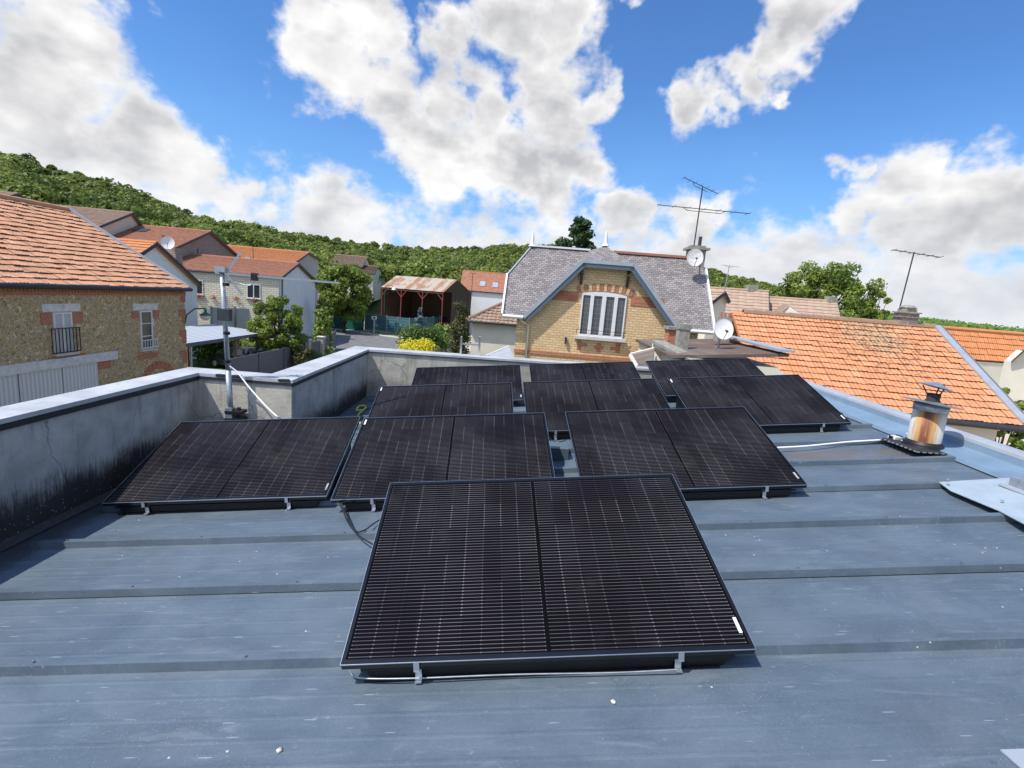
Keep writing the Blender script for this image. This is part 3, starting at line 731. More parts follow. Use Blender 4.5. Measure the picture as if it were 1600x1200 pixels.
mb = MB(); mb.lathe([(.0, .0), (.11, -.004), (.235, -.012), (.235, -.016), (.1, -.01)], fb+Vector((0, 0, .487)), 28, AXT); mb.build('rain_disc', plain('tin_dark', (.22, .22, .23), .5, .5, var=.3, sc=12), fl)
mb = MB(); mb.lathe([(.062, .48), (.062, .495), (.052, .51), (.056, .565), (.050, .565)], fb, 18); mb.build('neck', plain('sooty', (.035, .03, .028), .8, var=.4, sc=20), fl, True)
mb = MB()
for k in range(3):
    an = k*2.09+.6; c, s_ = math.cos(an), math.sin(an)
    mb.tube([fb+Vector((.05*c, .05*s_, .55)), fb+Vector((.075*c, .075*s_, .59)), fb+Vector((.10*c, .10*s_, .635))], .006, 6)
mb.build('cowl_stay', 'cable_black', fl)
AXC = Matrix.Rotation(.22, 3, 'Y')
mb = MB(); mb.lathe([(.0, .05), (.02, .047), (.135, .002), (.134, -.002), (.02, .043)], fb+Vector((0, 0, .63)), 10, AXC); mb.build('cowl', 'galv', fl)

def cable(name, pts, r, mat, label, n=14):
    P = [Vector(p) for p in pts]; out = []
    for i in range(len(P)-1):
        p0 = P[max(i-1, 0)]; p1 = P[i]; p2 = P[i+1]; p3 = P[min(i+2, len(P)-1)]
        for k in range(n):
            t = k/n; out.append(.5*((2*p1)+(p2-p0)*t+(2*p0-5*p1+4*p2-p3)*t*t+(3*p1-p0-3*p2+p3)*t**3))
    out.append(P[-1]); m_ = MB(); m_.tube(out, r, 7); o = m_.build(name, mat, None, True); return tag(o, label, 'cable')
rp = lambda x, y, h=.01: onroof(x, y, h)
cable('power_cable', [rp(1205, 700, .05), rp(1260, 697, .05), rp(1320, 691, .045), rp(1350, 689, .045), rp(1385, 687, .045)], .009, 'white_plastic', 'white cable lying on the roof from the panels to the junction box by the flue')
jb = rp(1397, 689, .03)
jo = thing('junction_box', 'small grey white connector box on the roof at the foot of the rusty flue', 'connector box', jb-Vector((0, 0, .03)))
MJ = Matrix.Translation(jb) @ Matrix.Rotation(.3, 4, 'Z')
MB().box((-.05, -.04, -.02), (.045, .035, .05), MJ).build('case', 'white_plastic', jo); MB().box((-.062, -.02, -.005), (-.05, .02, .055), MJ).box((.045, -.03, .0), (.062, .03, .06), MJ).build('gland', 'cable_black', jo)
cable('power_cable', [rp(1408, 689, .05), rp(1425, 684, .07), fb+Vector((-.05, .16, .12))], .008, 'white_plastic', 'short white cable from the junction box to behind the flue')
cable('panel_cable', [rp(530, 786, .09), rp(536, 798, .06), rp(545, 818, .03), rp(560, 836, .055), rp(580, 849, .06), rp(598, 858, .05)], .0055, 'cable_black', 'black lead curling down the roof towards the front panel, the lower of the two')
cable('panel_cable', [rp(533, 786, .09), rp(541, 803, .05), rp(554, 828, .055), rp(568, 829, .055), rp(584, 818, .03), rp(600, 808, .03)], .005, 'cable_black', 'thin black lead looping back up beside the front panel')
cable('link_cable', [rp(565, 640, .05), rp(557, 641, .10), rp(562, 634, .08), rp(572, 636, .05), rp(560, 648, .06), rp(563, 662, .05)], .011, 'cable_yellow', 'yellow cable bundled in the gap at the corner of the second and third row')
cable('panel_cable', [rp(546, 1048, .02), rp(562, 1059, .03), rp(640, 1060, .03), rp(800, 1054, .025), rp(960, 1051, .02), rp(1062, 1046, .03)], .0035, 'galv', 'thin white cable running along the foot of the front panel tub')
cable('link_cable', [rp(850, 674, .05), rp(866, 690, .05), rp(884, 688, .06)], .005, 'cable_black', 'black lead across the gap between the two right panels of the second row')
# sheets of zinc on the right
def lifted(pts, h): return [onroof(x, y, h) for x, y in pts]
zs = thing('zinc_cover', 'curled pale zinc cover sheet with a small vent box on the right of the roof', 'cover sheet', onroof(1560, 790))
A_ = onroof(1467, 753, .045); B_ = onroof(1485, 766, .05); C_ = onroof(1560, 797, .055); D_ = onroof(1600, 818, .075); E_ = Vector((4.02, 2.7, roofz(4.02, 2.7)+.09)); F_ = Vector((4.05, 3.9, roofz(4.05, 3.9)+.06))
mb = MB(); mb.slab([A_, B_, C_, D_, E_, F_], .006, Vector((0, 0, 1))); mb.build('sheet', plain('pale_zinc', (.40, .47, .50), .45, .25, var=.14, sc=5), zs)
vb = onroof(1618, 772, .05)
MB().box((-.07, -.08, 0), (.2, .14, .08), Matrix.Translation(vb)).build('vent_box', 'galv', zs)
MB().box((-.13, -.13, .0), (.22, .16, .012), Matrix.Translation(vb)).build('vent_flange', 'zinc', zs)
sc_ = MB()
for p in (A_.lerp(F_, .12), B_.lerp(A_, .3)+Vector((.05, .05, 0)), C_.lerp(F_, .2)): sc_.lathe([(.012, .012), (.010, .018), (0, .02)], p, 8)
sc_.build('screw', 'galv', zs)
z2 = MB(); a_ = onroof(1563, 1171, .05); z2.slab([a_, onroof(1700, 1166, .05), onroof(1720, 1310, .05)], .005, Vector((0, 0, 1)))
tag(z2.build('zinc_offcut', 'zinc', None), 'pale zinc sheet corner lying at the bottom right edge of the roof', 'metal sheet')
# pebbles and leaves
for x, y, r_, lab in ((420, 915, .011, 'small pale stone left of the front panel, just below the second rib'), (329, 1034, .014, 'pale snail sized stone on the roof at the left above the third rib'), (246, 1028, .010, 'brown chip of debris on the roof left of the pale stone'), (437, 1174, .017, 'whitish lump on the roof near the bottom edge at the left'), (1336, 814, .012, 'pale pebble on the roof right of the second row of panels'), (1448, 884, .013, 'pebble on the roof at the right, on the rib below the zinc cover'), (485, 838, .008, 'tiny stone on the rib near the black leads'), (958, 1098, .015, 'curled dry leaf just below the front panel')):
    p = onroof(x, y, .0); b = MB(); rs = random.Random(x); r_ *= .62
    b.lathe([(0, 0), (r_*.9, r_*.1), (r_*1.1, r_*.5), (r_*.7, r_*.95), (0, r_*1.05)], p, 7)
    for i in range(len(b.v)): v = Vector(b.v[i]); b.v[i] = tuple(v+Vector((rs.uniform(-1, 1), rs.uniform(-1, 1), rs.uniform(-.5, .5)))*r_*.25)
    tag(b.build('pebble', 'pebble', None, True), lab, 'pebble')
# roof tub seen between the panels
tbp = onroof(872, 712, .02)
ob = thing('ballast_block', 'grey concrete block in the gap between the middle and right panels of the second row', 'ballast block', tbp)
MB().box((-.09, -.09, -.02), (.09, .14, .10), Matrix.Translation(tbp)).build('block', 'slate_fascia', ob)

# ------------------------------------------------------------------ mast with aerial on the parapet
mx, my = -2.985, 5.24
mast = thing('antenna_mast', 'galvanised mast with a dark box and a yagi aerial fixed to the street parapet', 'antenna', (mx, my, -1.75))
top = Vector((-3.05, 5.24, .035)); bot = Vector((mx+.01, my, -1.60))
mb = MB().tube([bot, Vector((-3.0, 5.24, -1.0))], .028, 12).tube([Vector((-3.0, 5.24, -1.0)), top], .024, 12); mb.build('pole', 'galv', mast, True)
MB().tube([Vector((mx+.075, my+.03, -1.75)), Vector((mx+.075, my+.03, -1.40))], .022, 10).build('lower_pole', 'dark_metal', mast)
cl = MB()
for z in (-1.46, -1.54): cl.box((-.04, -.04, z), (.13, .10, z+.03), Matrix.Translation((mx, my, 0)))
cl.build('bracket', 'cable_black', mast)
MB().box((-.035, -.035, -1.60), (.035, .035, -1.40), Matrix.Translation((mx, my, 0))).build('sleeve', 'galv', mast)
for z in (-.92, -.62, -.12): MB().lathe([(.033, z), (.033, z+.03)], (-3.01, 5.24, 0), 10).build('tape', 'cable_black', mast)
bx = aty(351, 492, 5.19); MB().box((-.062, -.03, -.06), (.062, .03, .06), Matrix.Translation(bx)).build('amplifier_box', 'dark_metal', mast)
ya = MB(); d = Vector((math.sin(R(60)), math.cos(R(60)), -.004)); b0 = top-Vector((0, 0, .03))-d*.06; b1 = b0+d*1.22
ya.beam(b0, b1, .022, .022); sd = d.cross(Vector((0, 0, 1))).normalized()
for k, t in enumerate((.42, .50, .58, .68, .80, .86, .96, 1.08, 1.18)):
    c = b0+d*t; ya.tube([c-sd*.065, c+sd*.065], .004, 5)
boom = ya.build('yagi_boom', 'alu', mast)
e_ = MB(); c = b0+d*.10
for zz_ in (.24, -.20):
    q0 = c+d*(.14 if zz_ > 0 else .14)+Vector((0, 0, zz_)); e_.beam(c, q0, .012, .022)
    for k in range(1, 6): p = c.lerp(q0, k/5); e_.tube([p-sd*.10, p+sd*.10], .004, 5)
e_.build('reflector', 'alu', mast)
dr = MB(); c = b0+d*.36; dr.box((-.028, -.028, -.05), (.028, .028, .03), Matrix.Translation(c)); dr.build('dipole_box', 'cable_black', mast)
MB().box((-.055, -.04, -.02), (.055, .04, .035), Matrix.Translation(top)).build('head_clamp', 'galv', mast)
cable('aerial_cable', [c+Vector((0, 0, -.04)), c+Vector((-.05, 0, -.10)), c+Vector((-.18, 0, -.09)), top+Vector((.04, 0, -.12)), top+Vector((.02, 0, -.3))], .006, 'white_plastic', 'white lead drooping from the yagi aerial to its mast')
cable('aerial_cable', [Vector((-2.97, 5.22, -.95)), aty(372, 583, 5.22), aty(390, 606, 5.15), aty(418, 637, 5.0), aty(440, 655, 4.9), rp(470, 668, .1)], .008, 'white_plastic', 'white cable running slack from the aerial mast down to the panels')
# ladder behind the back parapet
lad = thing('ladder', 'top of an aluminium ladder leaning on the back parapet', 'ladder', aty(735, 570, 9.05)-Vector((0, 0, 1.2)))
for x in (721, 750): MB().beam(aty(x-1, 556, 8.97)-Vector((0, -.25, 2)), aty(x, 526, 8.90), .03, .055).build('rail', 'alu', lad)
for z in (0, .28, .56): MB().beam(aty(722, 537, 8.92)-Vector((0, -.1*z, z)), aty(749, 539, 8.92)-Vector((0, -.1*z, z)), .03, .03).build('rung', 'alu', lad)

# ================================================================== GROUND AND HILLS
SKA = [-80, -44.9, -41.3, -37.2, -34.4, -31, -27.2, -23.2, -20.1, -15, -8.2, -4, -1.3, 2.3, 7.9, 19.9, 24.3, 26.7, 32.8, 37.6, 40.7, 44.6, 80]
SKS = [.14, .141, .131, .12, .102, .091, .088, .084, .079, .077, .082, .092, .100, .104, .102, .078, .063, .055, .028, .018, .014, .010, .0]
def hill(x, y):
    r = np.hypot(x, y); az = np.degrees(np.arctan2(x, y)); s = np.interp(az, SKA, SKS)
    D = np.interp(az, [-45, -10, 20, 30, 60], [300, 430, 520, 380, 330]); tr = np.interp(az, [27, 33], [8.5, 0])
    topz = s*D-tr; d0 = np.interp(az, [-45, -32, -26, -15, 0, 30, 45], [45, 52, 78, 95, 100, 90, 90])
    t = np.clip((r-d0)/(D-d0), 0, 1.0); z = GZ+(topz-GZ)*(t*.8+.2*t*t)
    z = z-np.clip(r-D-20, 0, 4000)*.06*np.clip(r-D, 0, 1)
    behind = np.clip((y+20)/30, 0, 1)
    return GZ+(z-GZ)*behind
rr = np.concatenate([np.linspace(0, 60, 13), np.linspace(68, 560, 62), [640, 800, 1100, 1600, 2500]]); aa = np.radians(np.arange(0, 360, 2.0))
vv = [(0, 0, GZ)]; ff = []
for r_ in rr[1:]:
    X = r_*np.sin(aa); Y = r_*np.cos(aa); Z = hill(X, Y)
    vv += list(zip(X.tolist(), Y.tolist(), Z.tolist()))
na = len(aa)
for k in range(na): ff.append((0, 1+(k+1) % na, 1+k))
for j in range(len(rr)-2):
    for k in range(na): a = 1+j*na+k; b = 1+j*na+(k+1) % na; ff.append((a, b, b+na, a+na))
gm = MB(); gm.v = vv; gm.f = ff; gm.t = [.5]*len(ff)
tag(gm.build('ground', 'grass', None, True), kind='structure')
def sheet(name, pts, mat, h=.004, kind='structure'):
    m_ = MB(); m_.poly([(x, y, GZ+h) for x, y in pts]); return tag(m_.build(name, mat), kind=kind)
g2 = lambda x, y: (lambda p: (p.x, p.y))(atz(x, y, GZ))
def hz(x, y): return float(hill(np.array(x), np.array(y)))

# road junction seen over the parapet, and the street between us and the stone house
sheet('street', [(-14.4, -40), (-4.4, -40), (-4.4, 30), (-5.5, 40), (-14.0, 40)], 'asphalt', .004)
sheet('road', [(-14.0, 40), (-5.5, 40), (-5.0, 33), (6, 30), (6, 40), (-2, 50), (-9, 59), (-16, 62), (-25, 66.5), (-40, 68), (-40, 60), (-24, 57)], 'asphalt', .008)
def kerb(name, pts, w_, h_, mat='pavement'):
    m_ = MB()
    for (x0, y0), (x1, y1) in zip(pts[:-1], pts[1:]):
        m_.beam((x0, y0, GZ+h_/2), (x1, y1, GZ+h_/2), w_, h_)
    return tag(m_.build(name, mat), kind='structure')
sheet('pavement', [(-40, 68), (-25, 66.5), (-16, 62), (-9, 59), (-9, 61), (-15.5, 64.6), (-25, 69), (-40, 70.6)], 'pavement', .10)
kerb('kerb', [(-40, 68), (-25, 66.5), (-16, 62), (-9, 59), (-2, 50)], .22, .12, 'mortar_cap')
sheet('forecourt', [(-9, 59.05), (-2, 50.05), (4, 53), (-3, 66), (-11, 63)], 'gravel', .02)
sheet('yard', [(-24, 70), (-11, 67.5), (-5, 72), (-5, 90), (-30, 92)], 'gravel', .012)
sheet('courtyard', [(4.9, -10), (45, -10), (45, 40), (8, 40), (4.9, 14)], 'gravel', .012)

# ================================================================== HOUSES
def gable_house(name, label, A, Rr, Ll, ridge, h, D, rl, wall='cream_wall', tile='tile_red', base=None, over=.25, gauge=.34, tw=.24, hw=None, drop=None, cat='house', verge='dark_metal', eave=True, rows=True, gable_mat=None, qlen=None):
    """apex / right / left rake pixels fix the gable; h = heading of the gable wall; D = distance; ridge runs to the left"""
    hh = R(h); wd = Vector((math.sin(hh), math.cos(hh), 0)); qd = Vector((-wd.y, wd.x, 0)); nr = Vector((wd.y, -wd.x, 0))
    Ap = atd(*A, D); Rp = atpl(*Rr, Ap, nr); Lp = atpl(*Ll, Ap, nr)
    if hw: Rp = Ap+wd*hw-Vector((0, 0, drop)); Lp = Ap-wd*hw-Vector((0, 0, drop))
    sR = (Ap.z-Rp.z)/((Rp-Ap).dot(wd)); sL = (Ap.z-Lp.z)/((Lp-Ap).dot(-wd))
    Q = qd*rl
    if base is None: base = hz(Ap.x, Ap.y)-.3
    o = thing(name, label, cat, (Ap.x, Ap.y, base))
    ins = .12; th = .14
    # walls
    m_ = MB(); dz = Vector((0, 0, -th)); Ai = Ap+dz+qd*over; Ri = Ap+(Rp-Ap)*.97+dz+qd*over; Li = Ap+(Lp-Ap)*.97+dz+qd*over
    g0 = [Li, Ri, Vector((Ri.x, Ri.y, base)), Vector((Li.x, Li.y, base))]
    m_.poly([g0[3], g0[2], g0[1], Ai, g0[0]]); Q2 = qd*(rl-over*2)
    m_.poly([p+Q2 for p in (g0[3], g0[2], g0[1], Ai, g0[0])])
    m_.poly([g0[3], g0[0], g0[0]+Q2, g0[3]+Q2]); m_.poly([g0[2], g0[1], g0[1]+Q2, g0[2]+Q2])
    m_.build('wall', wall, o)
    # roof: two slopes
    rf_ = MB()
    for E_ in (Lp, Rp):
        rf_.slab([Ap+Vector((0, 0, -.02)), E_+Vector((0, 0, -.02)), E_+Q+Vector((0, 0, -.02)), Ap+Q+Vector((0, 0, -.02))], .10)
        V_ = Ap-E_; Ld = V_.length
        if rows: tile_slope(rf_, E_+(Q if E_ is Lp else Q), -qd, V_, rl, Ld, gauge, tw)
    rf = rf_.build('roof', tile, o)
    rg = MB(); rg.tube([Ap+Vector((0, 0, .02)), Ap+Q+Vector((0, 0, .02))], .10, 8); rg.build('ridge', tile, rf)
    vb_ = MB(); off = -qd*.02
    vb_.beam(Ap+off+Vector((0, 0, -.04)), Rp+off+Vector((0, 0, -.04)), .05, .20); vb_.beam(Ap+off+Vector((0, 0, -.04)), Lp+off+Vector((0, 0, -.04)), .05, .20); vb_.build('verge_board', verge, rf)
    if eave: MB().tube([Lp+Vector((0, 0, -.06))-(wd*.05), Lp+Q+Vector((0, 0, -.06))-wd*.05], .07, 8).build('gutter', verge, o)
    return o, rf, Ap, Rp, Lp, Q, wd, qd, base
def wall_rect(mb, p, u, z0, z1, a0, a1, nrm, d=.02):
    P = lambda a, z: Vector((p.x+u.x*a+nrm.x*d, p.y+u.y*a+nrm.y*d, z))
    mb.poly([P(a0, z0), P(a1, z0), P(a1, z1), P(a0, z1)]); return mb
def wbox(mb, O, u, n_, a0, a1, z0, z1, d0, d1):   # box on a wall: u along, n_ outwards
    M = Matrix((Vector(u), Vector(n_), Vector((0, 0, 1)))).transposed().to_4x4(); M.translation = (O[0], O[1], 0)
    return mb.box((a0, d0, z0), (a1, d1, z1), M)
def window(parent, O, u, n_, a0, a1, z0, z1, frame='white_paint', bars=1, fw=.06, sill=True, lintel=None, curtain=False, hbars=0):
    f = MB(); dp = .05
    wbox(f, O, u, n_, a0, a1, z0, z0+fw, 0, dp); wbox(f, O, u, n_, a0, a1, z1-fw, z1, 0, dp)
    wbox(f, O, u, n_, a0, a0+fw, z0+fw, z1-fw, 0, dp); wbox(f, O, u, n_, a1-fw, a1, z0+fw, z1-fw, 0, dp)
    for k in range(bars): c = a0+(a1-a0)*(k+1)/(bars+1); wbox(f, O, u, n_, c-fw*.6, c+fw*.6, z0+fw, z1-fw, 0, dp)
    for k in range(hbars): c = z0+(z1-z0)*(k+1)/(hbars+1); wbox(f, O, u, n_, a0+fw, a1-fw, c-.015, c+.015, 0, dp-.01)
    fo = f.build('window', frame, parent)
    g_ = MB(); wbox(g_, O, u, n_, a0+fw*.5, a1-fw*.5, z0+fw*.5, z1-fw*.5, .002, .012); g_.build('pane', 'lace' if curtain else 'glass', fo)
    if sill: s_ = MB(); wbox(s_, O, u, n_, a0-.08, a1+.08, z0-.08, z0-.002, 0, .14); s_.build('sill', 'stone_trim', fo)
    if lintel: s_ = MB(); wbox(s_, O, u, n_, a0-lintel[0], a1+lintel[0], z1+lintel[1], z1+lintel[1]+lintel[2], 0, .04); s_.build('lintel', 'mortar_cap', fo)
    return fo

# ---- stone house across the street
XF = -15.0; YN, YE = 22.85, 2.0; ZG = -.77; XRD, ZRD = -20.05, 2.22
st = thing('stone_house', 'long rubble stone house with old orange tile roof, white garage doors and brick eaves band', 'house', (-18, 13, GZ))
Of = (XF, 0, 0); uf = (0, 1, 0); nf = (1, 0, 0)
m_ = MB(); z1 = ZG-.30
m_.box((XF-10, YE, GZ), (XF, YN, z1)); 
m_.poly([(XF, YN, z1), (XF-10, YN, z1), (XRD, YN, ZRD-.2)]); m_.build('wall', 'rubble', st)
m_ = MB(); wbox(m_, Of, uf, nf, YE, YN+.03, z1-.02, ZG-.06, -.3, .05)
for k in range(int((YN-YE)/.12)): wbox(m_, Of, uf, nf, YE+k*.12, YE+k*.12+.07, z1+.06, ZG-.08, .05, .075)
m_.build('eaves_band', 'brick_orange', st)
z = z1-.02; k = 0
while z > GZ:
    q_ = MB(); ln = .42 if k % 2 else .24; wbox(q_, Of, uf, nf, YN-ln, YN+.025, z-.30, z, -.2, .02); z -= .30 if k % 2 else .62; k += 1
    q_.build('corner_quoin', 'brick_orange', st)
rfm = MB(); V_ = Vector((XRD-XF-.25, 0, ZRD-ZG)); E_ = Vector((XF+.18, YE, ZG))
tile_slope(rfm, E_, (0, 1, 0), V_, YN-YE, V_.length, .345, .235, .046, .022, .012)
rfm.slab([(XF+.1, YE, ZG-.03), (XF+.1, YN, ZG-.03), (XRD, YN, ZRD-.03), (XRD, YE, ZRD-.03)], .1)
rfm.slab([(XF-10.2, YE, ZG-.03), (XF-10.2, YN, ZG-.03), (XRD, YN, ZRD-.03), (XRD, YE, ZRD-.03)], .1)
srf = rfm.build('roof', 'tile_old', st)
rg = MB()
for k in range(50): y0 = YE+k*.417; rg.lathe([(.12, 0), (.13, .42)], (XRD, y0, ZRD+.0), 8, Matrix.Rotation(-math.pi/2, 3, 'X'))
rg.build('ridge', 'tile_old', srf)
MB().beam((XF+.2, YN+.03, ZG+.03), (XRD, YN+.03, ZRD+.05), .09, .16).build('verge_strip', 'zinc', srf)
vp = atx(132, 380, -17.6); MB().slab([(-17.45, 14.4, .75), (-17.45, 15.0, .75), (-17.75, 15.0, .93), (-17.75, 14.4, .93)], .05).build('roof_vent', 'teal_screen', srf)
MB().tube([(XF+.24, YE, ZG-.05), (XF+.24, YN+.1, ZG-.05)], .085, 10).build('gutter', 'dark_metal', st)
window(st, Of, uf, nf, 16.25, 16.95, -3.0, -1.66, bars=1, lintel=(.35, .02, .26), curtain=True)
window(st, Of, uf, nf, 20.05, 20.72, -3.25, -1.70, bars=0, lintel=(.35, .02, .26), hbars=2)
for a, b, c0, c1 in ((15.85, 16.22, -2.05, -1.68), (17.0, 17.42, -2.05, -1.68), (19.66, 20.0, -2.0, -1.72), (20.78, 21.15, -2.0, -1.72), (19.9, 21.0, -3.66, -3.46), (16.0, 17.4, -3.25, -3.10)):
    m_ = MB(); wbox(m_, Of, uf, nf, a, b, c0, c1, 0, .02); m_.build('brick_trim', 'brick_orange', st)
def railing(parent, a0, a1, z0, z1, mat, n=9):
    m_ = MB(); wbox(m_, Of, uf, nf, a0, a1, z1-.03, z1, .12, .15); wbox(m_, Of, uf, nf, a0, a1, z0, z0+.03, .12, .15)
    for k in range(n): a = a0+(a1-a0)*k/(n-1); wbox(m_, Of, uf, nf, a-.01, a+.01, z0, z1, .125, .145)
    m_.build('window_railing', mat, parent)
railing(st, 16.05, 17.1, -2.98, -2.16, 'cable_black'); railing(st, 19.98, 20.85, -3.2, -2.86, 'white_paint', 7)
m_ = MB(); wbox(m_, Of, uf, nf, 12.0, 18.75, -3.47, -3.16, 0, .10); m_.build('garage_lintel', 'mortar_cap', st)
for a0, a1 in ((12.4, 14.9), (14.95, 16.4), (16.44, 17.85)):
    m_ = MB(); wbox(m_, Of, uf, nf, a0, a1, GZ+.03, -3.47, .0, .05); m_.build('garage_door', 'planks_white', st)
m_ = MB(); wbox(m_, Of, uf, nf, 17.9, 18.5, -3.78, -3.47, 0, .02); m_.build('brick_trim', 'brick_orange', st)
m_ = MB()
for k in range(9):
    an = R(35+k*110/8); c = Vector((0, 21.0+1.0*math.cos(an), -5.0+1.0*math.sin(an)))
    u_ = Vector((0, math.cos(an), math.sin(an))); v_ = Vector((0, -math.sin(an), math.cos(an)))
    M = Matrix((Vector((1, 0, 0)), v_, u_)).transposed().to_4x4(); M.translation = c+Vector((XF, 0, 0)); m_.box((0, -.11, -.15), (.03, .11, .15), M, .5)
m_.build('brick_arch', 'brick_orange', st)
wl = thing('wall_lamp', 'green bell shaped street lamp on a curved arm at the corner of the stone house', 'street lamp', (XF, YN, -2.3))
ap = [Vector((XF+.0, YN-.05, -2.35)), Vector((XF+.05, YN+.05, -1.95)), Vector((XF+.3, YN+.25, -1.66)), Vector((XF+.75, YN+.3, -1.62))]
MB().tube(ap, .03, 8).build('arm', 'green_metal', wl, True)
MB().lathe([(0, .25), (.05, .24), (.07, .10), (.26, 0), (.27, -.04)], ap[-1]+Vector((0, 0, -.28)), 16).build('lamp_shade', 'green_metal', wl, True)
MB().lathe([(.24, 0), (.2, -.12), (.1, -.2), (0, -.22)], ap[-1]+Vector((0, 0, -.32)), 14).build('glass_bowl', 'white_plastic', wl, True)
def mast_antenna(name, label, base, h, els, mat='galv', r_=.025, lean=0.0, boom=True):
    o = thing(name, label, 'antenna', base); b = Vector(base); t = b+Vector((lean, 0, h))
    MB().tube([b, t], r_, 6).build('pole', mat, o)
    for fr, L, hd, tl, n in els:
        c = b+(t-b)*fr; d = Vector((math.sin(R(hd)), math.cos(R(hd)), tl)).normalized(); s_ = Vector((0, 0, 1)).cross(d).normalized()
        e = MB(); e.tube([c-d*L*.45, c+d*L*.55], r_*.7, 5)
        if n:
            for k in range(n): p = c+d*L*(-.42+.95*k/(n-1)); e.tube([p-s_*.28, p+s_*.28], r_*.4, 4)
        else:
            e.tube([c-d*L*.22, c-d*L*.2+Vector((0, 0, -.08)), c+d*L*.2+Vector((0, 0, -.08)), c+d*L*.25], r_*.5, 5)
        e.build('aerial', mat, o)
    return o
mast_antenna('roof_antenna', 'thin pale aerial standing behind the ridge of the stone house at far left', (-20.3, 15.6, 2.2), 1.9, [(.97, .9, 60, 0, 5)], 'galv', .02)

# ---- houses behind on the left
o, *_ = gable_house('rendered_house', 'house with white rendered gable and dark verge directly behind the stone house', (245, 380), (315, 445), (222, 395.5), (190, 378), -.5, 38, 9, 'white_wall', 'tile_bright', GZ)
Rp_ = _[2]; 
o2, rf2, A2, R2, L2, Q2, wd2, qd2, b2 = gable_house('brown_roof_house', 'tall house with weathered brown roof and pale grey gable rising behind the stone house', (208, 333), (242, 380), (153, 355), (105, 325), -8, 62, 12, 'cream_wall', 'tile_brown', -6)
o3, rf3, A3, R3, L3, Q3, wd3, qd3, b3 = gable_house('brick_barn', 'old barn with grey brick gable, orange brown roof and two skylights', (330, 362), (376, 403), (273, 388), (237, 350), -5, 60, 13, 'brick_grey', 'tile_red', -6)
for fr, up in ((.42, .72), (.68, .72)):
    p = L3+(A3-L3)*up+Q3*fr; e = (A3-L3).normalized(); n_ = qd3.cross(e); n_ = n_ if n_.z > 0 else -n_
    M = Matrix((qd3, e, n_)).transposed().to_4x4(); M.translation = p
    sk = MB().box((-.55, -.5, .02), (.55, .5, .10), M).build('skylight', 'dark_metal', rf3); 
m_ = MB(); 
for fr, dz in ((.5, -2.2),): p = A3+(L3-A3)*.45; m_.beam(p+Vector((.15, 0, -2.3)), p+Vector((.15, 0, -.9)), .05, .08); m_.beam(p+Vector((.15, -.25, -2.2)), p+Vector((.15, .25, -2.2)), .05, .06)
m_.build('wall_anchor', 'dark_metal', o3)
gable_house('grey_gable_house', 'small brown roof with dark gable peeping above the stone house ridge', (28, 303), (42, 312), (5, 309), (-20, 300), -8, 66, 8, 'grey_wall', 'tile_brown', -6)
def dish(name, label, c, r_, aim, arm=.45, foot=None, mat='white_paint', wear=False):
    o = thing(name, label, 'satellite dish', c); aim = Vector(aim).normalized(); q_ = aim.to_track_quat('Z', 'Y').to_matrix()
    pr = [(r_*t, -r_*.22*(1-t*t)) for t in (0, .2, .4, .6, .8, .95, 1)]+[(r_*1.01, .006), (r_*.97, -.022), (r_*.5, -r_*.22*.75-.022), (0, -r_*.22-.02)]
    b = MB(); b.lathe(pr, c, 28, q_ @ Matrix.Diagonal((.92, 1.06, 1)))
    b.build('reflector', plain('dish_worn', (.50, .50, .48), .6, var=.35, sc=14) if wear else mat, o, True)
    up = q_ @ Vector((0, 1, 0)); up = up if up.z > 0 else -up
    f = Vector(c)+aim*r_*1.0-up*r_*.55
    MB().tube([Vector(c)-up*r_*1.0, f], .012, 6).build('feed_arm', 'galv', o)
    MB().tube([f, f-(f-Vector(c)).normalized()*.10], .03, 8).build('receiver_head', 'dark_metal', o)
    if foot is not None: MB().tube([Vector(c)-aim*r_*.25, Vector(foot)+Vector((0, 0, .25)), Vector(foot)], .025, 8).build('bracket', 'galv', o, True)
    return o
cA = aty(262, 379, 33); dish('satellite_dish', 'white satellite dish on the brick stack between the white gable and the brick barn', cA, .40, (.5, -.8, .25), foot=cA+Vector((.1, .5, -.6)))
m_ = MB().box((-.45, -.3, -2.5), (.45, .4, .05), Matrix.Translation(aty(268, 388, 33.6))); ck = m_.build('brick_stack', 'brick_grey', None); tag(ck, 'weathered brick chimney stack just behind the white satellite dish', 'chimney')
MB().tube([aty(257, 384, 34), aty(257, 368, 34)], .13, 8).build('flue', 'cable_black', ck)

# ---- low cream house
o4, rf4, A4, R4, L4, Q4, wd4, qd4, b4 = gable_house('low_cream_house', 'low house of cream blocks with flower boxes, white rendered gable and red tiled roof', (467, 412), (497, 442), (441, 433), (370, 403), -9, 54, 12.6, 'white_wall', 'tile_red', -6)
m_ = MB(); p = L4+Vector((0, 0, -.15)); wfr = Vector((L4.x, L4.y, 0))+wd4*.15
nn4 = -wd4; u4 = qd4
wbox(m_, wfr, u4, nn4, .3, 7.9, -6, L4.z-.2, 0, .06); m_.build('front_wall', 'block_white', o4)
window(o4, wfr+nn4*.06, u4, nn4, 6.4, 7.4, L4.z-2.0, L4.z-.8, bars=1); window(o4, wfr+nn4*.06, u4, nn4, 1.8, 2.9, L4.z-2.0, L4.z-.8, bars=1)
m_ = MB(); wbox(m_, wfr, u4, nn4, -.05, .05, -6, L4.z, .1, .2); m_.build('drainpipe', 'dark_metal', o4)
for a in (6.6, 7.2, 2.2, 3.7, 4.7, 5.6):
    C, d, t = clumps([tuple(wfr+nn4*.25+u4*a+Vector((0, 0, L4.z-2.15)))+(.28, .15, .16)], 60, .05)
    V, F = leaf_quads(C, .05); npmesh('flower_basket', V, F, t, 'flower_red', o4)
